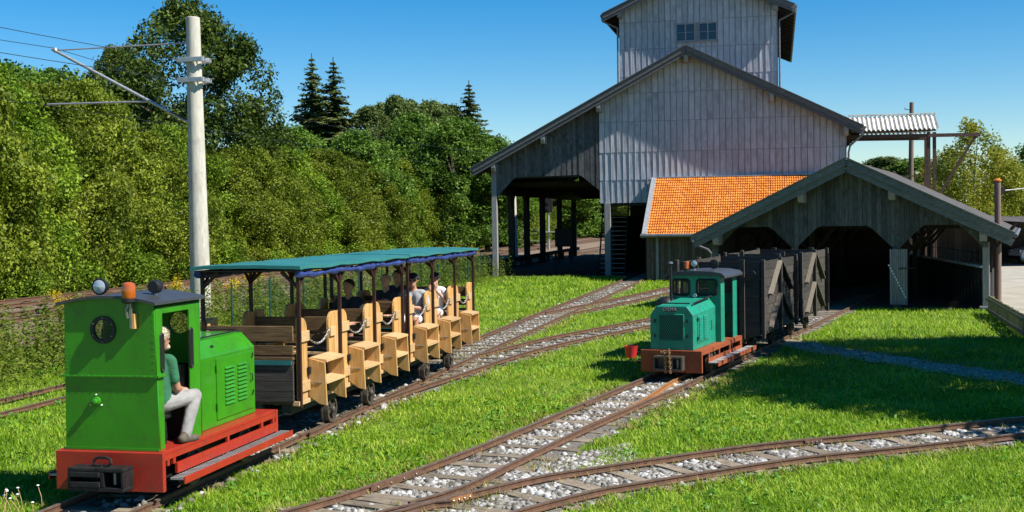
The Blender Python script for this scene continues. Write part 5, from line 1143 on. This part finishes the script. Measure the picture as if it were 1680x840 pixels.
def scalp(par, p, mat, r=.093, lo=-.02, name='hair', front=.045):
    V = []; F = []; n = 20; m = 9
    for i in range(m + 1):
        th = R(90 - i * 12.0)
        for k in range(n):
            a = 2 * math.pi * k / n; cut = max(0, math.sin(a)) * (.9 if i > 4 else 0)
            th2 = th + (R(i * 12.0 - 48) * cut if i > 4 else 0); x, y, z = r * math.cos(th2) * math.cos(a), r * 1.12 * math.cos(th2) * math.sin(a) - .012, .03 + r * 1.02 * math.sin(th2)
            jt = 1 + random.uniform(-.05, .06); V.append(p(x * jt, y * jt, z + random.uniform(-.007, .007)))
    F = [(i * n + k, i * n + (k + 1) % n, (i + 1) * n + (k + 1) % n, (i + 1) * n + k) for i in range(m) for k in range(n)]
    return MB().add(V, F).build(name, mat, par, smooth=True, fix=False)
def cap_part(par, p, mat, visor=True, brim='cap'):
    V = []; n = 20; m = 6
    for i in range(m + 1):
        th = R(90 - i * 15.5)
        for k in range(n): a = 2 * math.pi * k / n; V.append(p(.099 * math.cos(th) * math.cos(a), .108 * math.cos(th) * math.sin(a) - .004, .045 + .088 * math.sin(th)))
    c = MB().add(V, [(i * n + k, i * n + (k + 1) % n, (i + 1) * n + (k + 1) % n, (i + 1) * n + k) for i in range(m) for k in range(n)]).build('cap', mat, par, smooth=True, fix=False)
    if visor:
        Q = [(x, .085 + .085 * math.sqrt(max(0, 1 - (x / .085) ** 2)), .047 - abs(x) * .12) for x in np.linspace(-.085, .085, 11)]; V = [p(*q) for q in Q] + [p(q[0], .07, .055 - abs(q[0]) * .12) for q in reversed(Q)]
        V2 = [v - Vector((0, 0, .007)) for v in V]; nn = len(V); MB().add(V + V2, [tuple(range(nn)), tuple(reversed(range(nn, 2 * nn)))] + [(k, (k + 1) % nn, nn + (k + 1) % nn, nn + k) for k in range(nn)]).build('visor', mat, c)
    return c
def shades(par, p, mat='black'):
    b = MB(); 
    for s in (-1, 1):
        b.add([p(s * .012, .089, .022), p(s * .062, .080, .022), p(s * .058, .080, -.012), p(s * .018, .090, -.010), p(s * .012, .083, .022), p(s * .062, .074, .022), p(s * .058, .074, -.012), p(s * .018, .084, -.010)], [(0, 1, 2, 3), (7, 6, 5, 4), (0, 4, 5, 1), (1, 5, 6, 2), (2, 6, 7, 3), (3, 7, 4, 0)])
        b.tube([p(s * .062, .08, .016), p(s * .083, .0, .012)], .003, 4)
    b.tube([p(-.014, .09, .012), p(.014, .09, .012)], .003, 4); return b.build('sunglasses', mat, par)
# driver: zones 0 skin 1 shirt 2 trousers 3 shoe 4 beard
J = []; torso(J, .12, 1, 1.15); hp_ = head(J, (.05, .13, .69), 20, 0, -6)
J.append((hp_(-.03, .075, -.075), .026, hp_(.03, .075, -.075), .026, 4)); J.append((hp_(0, .085, -.05), .018, hp_(0, .085, -.085), .03, 4))
J.append(((-.08, 0, .05), .11, (.08, 0, .05), .11, 2))
J += [((.12, .02, .06), .100, (.27, .40, .085), .074, 2), ((.27, .40, .085), .074, (.27, .20, -.27), .058, 2), ((.27, .16, -.29), .047, (.27, .16, -.32), .046, 3), ((.27, .11, -.315), .044, (.28, .28, -.335), .042, 3), ((.28, .28, -.335), .042, (.285, .39, -.345), .034, 3)]
J += [((-.10, .02, .06), .095, (-.12, .42, .07), .068, 2), ((-.12, .42, .07), .068, (-.12, .40, -.27), .05, 2), ((-.12, .36, -.335), .040, (-.12, .54, -.35), .034, 3)]
J += [((.20, .05, .475), .062, (.225, .06, .30), .058, 1), ((.225, .06, .31), .046, (.235, .10, .20), .042, 0), ((.235, .10, .20), .042, (.16, .30, .17), .030, 0)]
hand(J, (.16, .30, .17), (-.35, .9, -.1), (.9, .3, 0), 0, .5)
J += [((-.20, .05, .475), .060, (-.225, .10, .28), .055, 1), ((-.225, .10, .28), .043, (-.16, .36, .25), .030, 0)]; hand(J, (-.16, .36, .25), (.2, .9, .1), (-.9, .2, 0), 0, .5)
drv = person('white haired driver in a green polo shirt and grey trousers seated in the green cab', t1(U0 + .36, .27, .955), T1D, J, ['skin2', 'polo_green', 'trouser', 'shoe', 'hair_white'])
sc_ = scalp(drv, hp_, 'hair_white', .088); rh = np.random.default_rng(3); VV = np.array([v.co[:] for v in sc_.data.vertices]); ix = rh.integers(0, len(VV), 900); cc = VV.mean(0)
V, F = cards(VV[ix] + rh.normal(size=(900, 3)) * .006, (VV[ix] - cc) + rh.normal(size=(900, 3)) * .02, .02, .16, rh); npmesh('hair_strands', V, F, 'hair_white', sc_)['kind'] = 'stuff'; shades(drv, hp_, 'glass')
def seated(label, u, v, mats, headyaw=0, arms='lap', deg=180, cap=None, hair='hair_dark', sh=False, wide=1.0, scale=1.0, sleeve=.16):
    # zones 0 skin 1 shirt 2 legs 3 shoe
    J = []; torso(J, .02, 1, wide); p = head(J, (0, .03, .70), headyaw); J.append(((-.08, 0, .05), .105, (.08, 0, .05), .105, 2))
    for s in (-1, 1):
        J += [((.10 * s, .02, .06), .088, (.13 * s, .30, .06), .074, 2), ((.13 * s, .30, .06), .068, (.14 * s, .40, .05), .06, 0), ((.14 * s, .40, .05), .058, (.14 * s, .40, -.33), .042, 0), ((.14 * s, .37, -.42), .04, (.14 * s, .53, -.43), .035, 3)]
    arm = lambda sh_, el, wr, sk: J.extend([(sh_, .058, Vector(sh_).lerp(Vector(el), .62), .056, 1), (Vector(sh_).lerp(Vector(el), .58), .043, el, .040, sk), (el, .040, wr, .028, sk)])
    if arms == 'rail':      # right arm stretched out sideways onto a backrest, left resting across the lap
        arm((.19, .02, .47), (.34, .16, .33), (.42, .36, .40), 0); hand(J, (.42, .36, .40), (.3, .9, -.1), (-.9, .3, 0), 0, .4)
        arm((-.20, .02, .47), (-.27, .06, .22), (-.06, .22, .26), 0); hand(J, (-.06, .22, .26), (.9, .3, 0), (.2, .9, 0), 0, .4)
    elif arms == 'face':
        arm((.17, .02, .47), (.22, .14, .26), (.06, .17, .52), 0); hand(J, (.06, .17, .52), (-.3, -.1, 1), (.9, .1, .2), 0, .5)
        arm((-.17, .02, .47), (-.26, .12, .26), (-.05, .18, .50), 0); hand(J, (-.05, .18, .50), (.3, -.1, 1), (-.9, .1, .2), 0, .5)
    else:
        for s in (-1, 1): arm((.18 * s, .02, .47), (.24 * s, .08, .20), (.09 * s, .28, .15), 0); hand(J, (.09 * s, .28, .15), (-.3 * s, .9, -.1), (.9 * s, .3, 0), 0, .4)
    o = person(label, t1(U0 + u, v, 1.095), T1D + deg, J, mats, .012); o.scale = (scale,) * 3
    scalp(o, p, hair, .094)
    if cap: cap_part(o, p, cap)
    if sh: shades(o, p)
    return o
seated('man in grey polo shirt, dark cap and sunglasses with one arm over the bench', 9.0, .36, ['skin2', 'polo_grey', 'white_cloth', 'shoe'], -10, 'rail', cap='cap', sh=True)
seated('passenger in white shirt and dark visor cap holding both hands to the mouth', 10.42, .33, ['skin', 'white_cloth', 'white_cloth', 'shoe'], -25, 'face', cap='cap', sh=True, wide=.88, scale=.94)
seated('dark clothed passenger with short hair on the rear bench of the front wagon', 7.12, -.10, ['skin2', 'dark_cloth', 'dark_cloth', 'shoe'], 15, 'lap')
seated('passenger with light grey hair and black top in the shade of the canopy', 8.86, -.08, ['skin', 'dark_cloth', 'dark_cloth', 'shoe'], -5, 'lap', hair='hair_white', wide=.92)
seated('passenger in the shade beside the man with the grey polo shirt', 10.30, -.34, ['skin2', 'dark_cloth', 'dark_cloth', 'shoe'], 5, 'lap')
# small dark switch lever lying in the lawn
sw = thing('switch_lever', 'small round black switch weight with lever in the grass beside the track', 'lever', (-1.55, 28.0, 0), 60)
MB().lathe([(.0, 0), (.13, .02), (.17, .08), (.16, .16), (.1, .2), (.0, .2)], 16).build('weight', 'blackmetal', sw, smooth=True); bar('lever_arm', 'blackmetal', sw, (0, .1, .1), (.1, .62, .22), .05, .05)

# ------------------------------------------------------------------ vegetation
def crown(centres, radii, n, size, seed, asp=.55, shell=.42, outw=.75, squash=1.0, hs=.85):
    r = np.random.default_rng(seed); C = np.array(centres, float); Rr = np.array(radii, float); w = Rr ** 2; k = r.choice(len(C), n, p=w / w.sum())
    d = r.normal(size=(n, 3)); d /= np.linalg.norm(d, axis=1)[:, None]
    rr = Rr[k] * (1 - shell * r.random(n) ** 1.6) * (1 + .10 * r.normal(size=n)) * np.where(r.random(n) < .07, r.uniform(1.05, 1.45, n), 1); pos = C[k] + d * rr[:, None] * np.array([1, 1, squash]); pos[:, 2] = np.maximum(pos[:, 2], .05)
    hole = .5 * vnoise(pos[:, 0] + pos[:, 1] * .35, pos[:, 2] * 1.15 + pos[:, 1] * .5, hs, seed) + .5 * vnoise(pos[:, 1] - pos[:, 0] * .3, pos[:, 2] + pos[:, 0] * .5, hs * .8, seed + 1); kp = r.random(n) < np.clip((hole - .33) / .10, .04, 1); pos, d = pos[kp], d[kp]; n = len(pos)
    nr = d * outw * .6 + r.normal(size=(n, 3)) * .62 + np.array([0, 0, .3]); return cards(pos, nr, size, asp, r)
def limbs(h, r0, centres, seed, n=10, lean=(0, 0), frac=.8):
    random.seed(seed); b = MB(); top = Vector((lean[0], lean[1], h * frac)); P = [Vector((0, 0, -.1)), Vector((lean[0] * .2, lean[1] * .2, h * .2)), Vector((lean[0] * .5, lean[1] * .5, h * .5)), top]
    b.tube(P, [r0 * 1.25, r0, r0 * .65, r0 * .2], 9)
    for c in sorted(centres, key=lambda c: random.random())[:n]:
        c = Vector(c); t = max(.2, min(.75, (c.z / h) * .7)); s = P[1].lerp(P[3], t) if t > .25 else P[1]; m = s.lerp(c, .5) + Vector((0, 0, .2)); b.tube([s, m, c], [r0 * .4, r0 * .25, r0 * .08], 6)
    return b
def blob(h, rad, zlow, n, seed, cr=(.9, 1.7), pw=.75):     # clump centres filling an egg-shaped crown
    r = np.random.default_rng(seed); C = []; Q = []
    for i in range(n):
        t = r.random() ** .9; z = zlow + (h - zlow) * t; prof = math.sin(math.pi * min(.985, .14 + .84 * t) ** pw) ** .7; a = r.uniform(0, 6.283); d = rad * prof * (1 - .5 * r.random() ** 2.2)
        q = r.uniform(*cr) * (.7 + .5 * prof); C.append((d * math.cos(a), d * math.sin(a), min(z, h - q * .7))); Q.append(q)
    return C, Q
PROTO = {}
def proto(key, name, h, rad, zlow, ncl, nleaf, size, mat, seed, trunk=.16, bark='bark', cr=(.9, 1.7), asp=.55, squash=1., shell=.42):
    C, Q = blob(h, rad, zlow, ncl, seed, cr); V, F = crown(C, Q, nleaf, size, seed, asp, shell, squash=squash)
    t = thing(name, 'x', 'tree'); limbs(h, trunk, C, seed).build('trunk', bark, t, smooth=True); npmesh('crown', V, F, mat, t); PROTO[key] = (t, False)
def plant(key, label, x, y, sx, sz, rot, cat='tree', group=None, z=0):
    t, used = PROTO[key]; o = t if not used else copy_tree(t); PROTO[key] = (t, True)
    o.location = (x, y, z); o.scale = (sx, sx, sz); o.rotation_euler = (0, 0, rot); return tag(o, label, cat, group)
proto('hA', 'hedge_tree', 8, 3.6, .3, 150, 78000, .074, 'hedge', 101, cr=(.32, .82)); proto('hB', 'hedge_tree', 8, 3.8, .2, 160, 78000, .073, 'hedge', 102, cr=(.3, .8)); proto('hC', 'hedge_tree', 8, 3.4, .3, 140, 72000, .076, 'hedge2', 103, cr=(.32, .8))
proto('oak', 'oak_tree', 15, 5.6, 2.5, 170, 84000, .112, 'oak', 104, trunk=.32, cr=(.45, 1.15)); proto('maple', 'broadleaf_tree', 11, 3.6, 1.2, 120, 46000, .112, 'maple', 105, trunk=.2, cr=(.4, 1.0))
proto('willow', 'slender_tree', 12, 2.4, 2.0, 70, 20000, .12, 'willow', 106, trunk=.16, cr=(.35, .85)); proto('birch', 'birch_tree', 9, 2.8, .8, 90, 22000, .095, 'birch', 107, trunk=.12, bark='birchbark', cr=(.3, .75), squash=1.7)
proto('shrub', 'leafy_shrub', 2.2, 1.3, .1, 26, 8000, .058, 'hedge2', 108, trunk=.04, cr=(.25, .55))
def spruce(key, h, rad, seed):
    r = np.random.default_rng(seed); pos = []; nr = []; b = MB(); b.tube([(0, 0, -.1), (0, 0, h * .5), (0, 0, h)], [.22, .13, .02], 8); V = []; z = h * .06
    while z < h * .985:
        L = rad * (1 - z / h) ** 1.0 * r.uniform(.8, 1.1) + .03; nb = int(9 + 9 * (1 - z / h))
        for k in range(nb):
            a = r.uniform(0, 6.283); l = L * r.uniform(.55, 1.15); zo = r.uniform(-.025, .025) * h * min(1, 3 * (1 - z / h)); m = max(5, int(l / .11)); s = np.linspace(.12, 1, m); drop = -.32 * l * s ** 1.3 + .16 * l * s ** 3
            for q, dz in zip(s, drop):
                for e in range(4):
                    side = r.normal() * .30 * (1 - .5 * q) * min(1, l / 1.5 + .06); x = math.cos(a) * l * q - math.sin(a) * side; y = math.sin(a) * l * q + math.cos(a) * side
                    pos.append((x, y, z + zo + dz - abs(side) * .25 - r.random() * .12)); nr.append((math.cos(a) * .4 + r.normal() * .4, math.sin(a) * .4 + r.normal() * .4, .8))
        z += h * .024 * r.uniform(.8, 1.2)
    pos = np.array(pos); V, F = cards(pos, np.array(nr), .24 * np.clip(1.15 - (pos[:, 2] / h) ** 3, .28, 1), .36, r); t = thing('spruce_tree', 'x', 'tree'); b.build('trunk', 'bark', t, smooth=True); npmesh('crown', V, F, 'spruce', t); PROTO[key] = (t, False)
spruce('sp', 15, 3.7, 111)
rt = np.random.default_rng(5)
HG = 'tall hedge along the main line'
hl_lab = 'olive green hedgerow tree, leafy to the ground, along the far side of the main line'
y = 24.0; i = 0
while y < 150:
    hgt = 9.4 if y < 46 else 8.6 if y < 56 else 7.2; hgt *= rt.uniform(.88, 1.10); l = -29.6 + rt.uniform(-.8, .6); x, yy = lat(l, y)
    plant(('hA', 'hB', 'hA', 'hC')[i % 4], hl_lab if i % 4 < 3 else 'fresher green hedgerow tree between olive ones, along the far side of the main line', x, yy, rt.uniform(.92, 1.12), hgt / 8, rt.uniform(0, 6.28), 'tree', HG); y += 2.9 + y * .010; i += 1
y = 26.0; i = 0
while y < 190:                                        # second rank behind, a little taller
    x, yy = lat(-35.5 + rt.uniform(-1, 1), y); plant(('hC', 'hA', 'hB')[i % 3], 'taller hedgerow tree in the second rank behind the main line hedge', x, yy, 1.25, rt.uniform(1.08, 1.25) if y < 52 else rt.uniform(.92, 1.04), rt.uniform(0, 6.28), 'tree', 'second rank of hedge trees'); y += 5.5 + y * .02; i += 1
PX = lambda px, Y: (px - 840) / 2000 * Y
plant('oak', 'large dark oak towering over the hedge behind the concrete mast', PX(318, 71), 71, 1.0, 1.04, 1.0)
plant('oak', 'smaller dark oak crown standing left beside the large oak', PX(205, 76), 76, .72, .92, 3.1)
plant('sp', 'dark spruce with broad drooping boughs, twin of a slimmer spruce beside the oak', PX(553, 97), 97, 1.9, 1.06, .3); plant('sp', 'slimmer dark spruce half merged with the broader spruce beside the oak', PX(518, 99), 99, 1.7, 1.10, 2.2)
plant('sp', 'lone spruce tip rising behind the bright maples next to the barn eave', PX(774, 112), 112, 2.0, 1.04, 4)
for px, Y, k, s, hz, lab in ((612, 105, 'willow', 1.15, 1.04, 'thin grey green tree just right of the twin spruces'), (634, 112, 'willow', 1.0, 1.12, 'slim grey green tree behind the thin trees beside the spruces'), (675, 112, 'willow', .9, 1.14, 'tall slim grey green tree between two broader maples'), (712, 108, 'willow', 1.1, 1.10, 'slim tree rising left of the dark airy tree'), (655, 108, 'willow', 1.0, 1.14, 'thin grey green tree with airy top between the spruces and the barn'), (690, 100, 'maple', 1.05, 1.04, 'fresh green maple between the thin trees and the barn'), (738, 112, 'willow', 1.2, 1.10, 'dark airy tree in front of the lone spruce'), (745, 96, 'maple', 1.1, .98, 'rounded green maple overlapping the barn eave'), (800, 98, 'maple', 1.0, .86, 'green maple partly hidden by the barn roof edge'), (470, 84, 'maple', 1.1, .86, 'mid green maple between the oak and the twin spruces'), (590, 88, 'maple', 1.0, .84, 'low maple showing above the hedge below the thin trees'), (80, 66, 'maple', 1.1, 1.02, 'green maple above the hedge left of the oak'), (15, 62, 'maple', 1.1, 1.0, 'green maple at the hedge end away from the barn')):
    plant(k, lab, PX(px, Y), Y, s, hz, rt.uniform(0, 6))
for px, Y, k, s, hz, lab in ((1600, 84, 'birch', 1.05, .98, 'yellowing birch behind the wooden post'), (1555, 90, 'birch', 1.1, .80, 'lower yellow green birch beside the hoist platform'), (1645, 92, 'birch', 1.0, .82, 'yellowing birch in front of the dark spruces'), (1455, 98, 'willow', 1.4, .60, 'grey green tree seen above the shed roof ridge'), (1505, 96, 'maple', 1.0, .64, 'green tree behind the slender utility pole'), (1690, 100, 'sp', 1.6, .50, 'dark spruce above the old storage shed'), (1662, 104, 'sp', 1.6, .46, 'dark spruce beside the yellowing birches'), (1740, 96, 'maple', 1.3, .8, 'dark leafy tree past the end of the old storage shed'), (1420, 104, 'maple', 1.1, .6, 'green tree close behind the barn downpipe')):
    plant(k, lab, PX(px, Y), Y, s, hz, rt.uniform(0, 6))
for X, Y, k, s, hz, lab in ((13.4, 16.9, 'maple', 1.25, .85, 'leafy tree shading the path bend from across the fence'), (15.5, 20.7, 'maple', 1.05, 1.04, 'leafy tree shading the teal train from across the fence')): plant(k, lab, X, Y, s, hz, 1 + X)
for k in range(20):
    y = 26 + k * 4.2; x, yy = lat(-26.9 + rt.uniform(-.4, .4), y); plant('shrub', 'small bright green shrub at the foot of the main line hedge', x, yy, rt.uniform(.8, 1.3), rt.uniform(.6, 1.2), rt.uniform(0, 6), 'shrub', 'shrubs at the hedge foot')
for k in range(16):                                  # woodland seen through the open barn wing and beyond
    Y = 150 + 6 * (k % 4) + k; plant(('hA', 'maple', 'hB')[k % 3], 'woodland tree in the distance seen through the open barn wing', -6 + 3.0 * k, Y, 1.5, 1.3 if k % 3 != 1 else 1.0, rt.uniform(0, 6), 'tree', 'woodland behind the barn')
# tall weeds on the bank between the overgrown track and the main line
def weeds(name, label, n, l0, l1, y0, y1, h0, h1, seed, size=.05, per=46):
    r = np.random.default_rng(seed); P = []; Nn = []
    for k in range(n):
        y = y0 + (y1 - y0) * r.random() ** 1.2; l = r.uniform(l0, l1); bx, by = lat(l, y); h = r.uniform(h0, h1) * (.7 + .5 * r.random()); m = int(per * h / .8); t = r.random(m) ** .8
        a = r.uniform(0, 6.28, m); d = r.uniform(.02, .24, m) * (1.1 - .5 * t); P.append(np.stack([bx + np.cos(a) * d, by + np.sin(a) * d, t * h], 1)); Nn.append(np.stack([np.cos(a) * .6 + r.normal(size=m) * .3, np.sin(a) * .6 + r.normal(size=m) * .3, .5 + r.random(m)], 1))
    V, F = cards(np.concatenate(P), np.concatenate(Nn), size, .42, r); return tag(npmesh(name, V, F, 'weed'), label, 'weeds', kind='stuff')
weeds('bank_weeds', 'dense tall weeds covering the bank between the overgrown track and the main line', 1500, -17.4, -13.0, 17, 62, .45, 1.25, 61)
weeds('bank_weeds', 'low weeds fringing the overgrown narrow track', 420, -13.2, -11.9, 17, 55, .15, .45, 62, .04); weeds('bank_weeds', 'weeds in front of the hedge beyond the main line', 700, -28.2, -26.2, 24, 90, .5, 1.4, 63, .08, 30)
weeds('bank_weeds', 'weeds and vine growing round the corner post of the barn wing', 90, -15.2, -13.9, 53, 58, .6, 1.7, 64, .07, 50)
def goldenrod(x, y, h, label):
    g = thing('goldenrod_plant', label, 'plant', (x, y, 0), 0, 'goldenrod on the bank'); b = MB(); r = np.random.default_rng(int(abs(x * 100))); P = []; Nn = []; P2 = []; N2 = []
    for k in range(7):
        a = r.uniform(0, 6.28); d = r.uniform(.05, .3); q = Vector((math.cos(a) * d, math.sin(a) * d, h * r.uniform(.8, 1.08))); b.tube([(q.x * .3, q.y * .3, 0), (q.x * .7, q.y * .7, h * .55), q], .006, 4)
        for j in range(26): t = r.uniform(.2, .85); P.append((q.x * t + r.normal() * .04, q.y * t + r.normal() * .04, q.z * t)); Nn.append((r.normal(), r.normal(), 1))
        for j in range(70): e = r.normal(size=3) * np.array([.075, .075, .06]); P2.append((q.x + e[0], q.y + e[1], q.z + e[2])); N2.append((r.normal(), r.normal(), 1.2))
    b.build('stem', 'weed', g); V, F = cards(np.array(P), np.array(Nn), .05, .3, r); npmesh('leaves', V, F, 'weed', g); V, F = cards(np.array(P2), np.array(N2), .018, .6, r); npmesh('flower_plume', V, F, 'yellow', g)['kind'] = 'stuff'
GL = 'yellow flowering goldenrod among the weeds of the railway bank'
for l, y, h in ((-15.2, 31, 1.35), (-14.4, 32.5, 1.3), (-15.9, 27.5, 1.2), (-13.9, 46, 1.5), (-14.2, 47.5, 1.45), (-13.7, 49, 1.5), (-14.1, 51.5, 1.55), (-13.8, 53, 1.6), (-13.6, 54.5, 1.5), (-14.3, 44, 1.3), (-15.4, 36, 1.3), (-14.8, 39.5, 1.35), (-16.4, 24.0, 1.1)):
    x, yy = lat(l, y); goldenrod(x, yy, h, GL)
wf = thing('wire_mesh_fence', 'green wire mesh fence on thin posts along the railway bank', 'fence', (*lat(-13.3, 30), 0), T1D)
for k in range(12): tube('fence_post', 'fencegreen', wf, [(0, k * 2.3, 0), (0, k * 2.3, 1.35)], .025, 6)
for k in range(9): tube('fence_wire', 'fencegreen', wf, [(0, 0, .2 + k * .135), (0, 25.3, .2 + k * .135)], .003, 4)
m = MB()
for k in range(250): m.box(-.002, .002, k * .1, k * .1 + .004, .1, 1.3)
m.build('mesh_wire', 'fencegreen', wf, fix=False)
cab_ = thing('switch_cabinet', 'dark equipment cabinet on legs standing in the open barn wing', 'cabinet', fr(BO, BD)(8.6, -3.2), BD)
box('housing', 'blackmetal', cab_, -.5, .5, 0, .5, 1.25, 2.25, .02); 
for x in (-.35, .35): box('leg', 'blackmetal', cab_, x - .05, x + .05, .2, .3, .3, 1.25)
for k, t in PROTO.items():
    if not t[1]:
        for c in list(t[0].children): bpy.data.objects.remove(c)
        bpy.data.objects.remove(t[0])
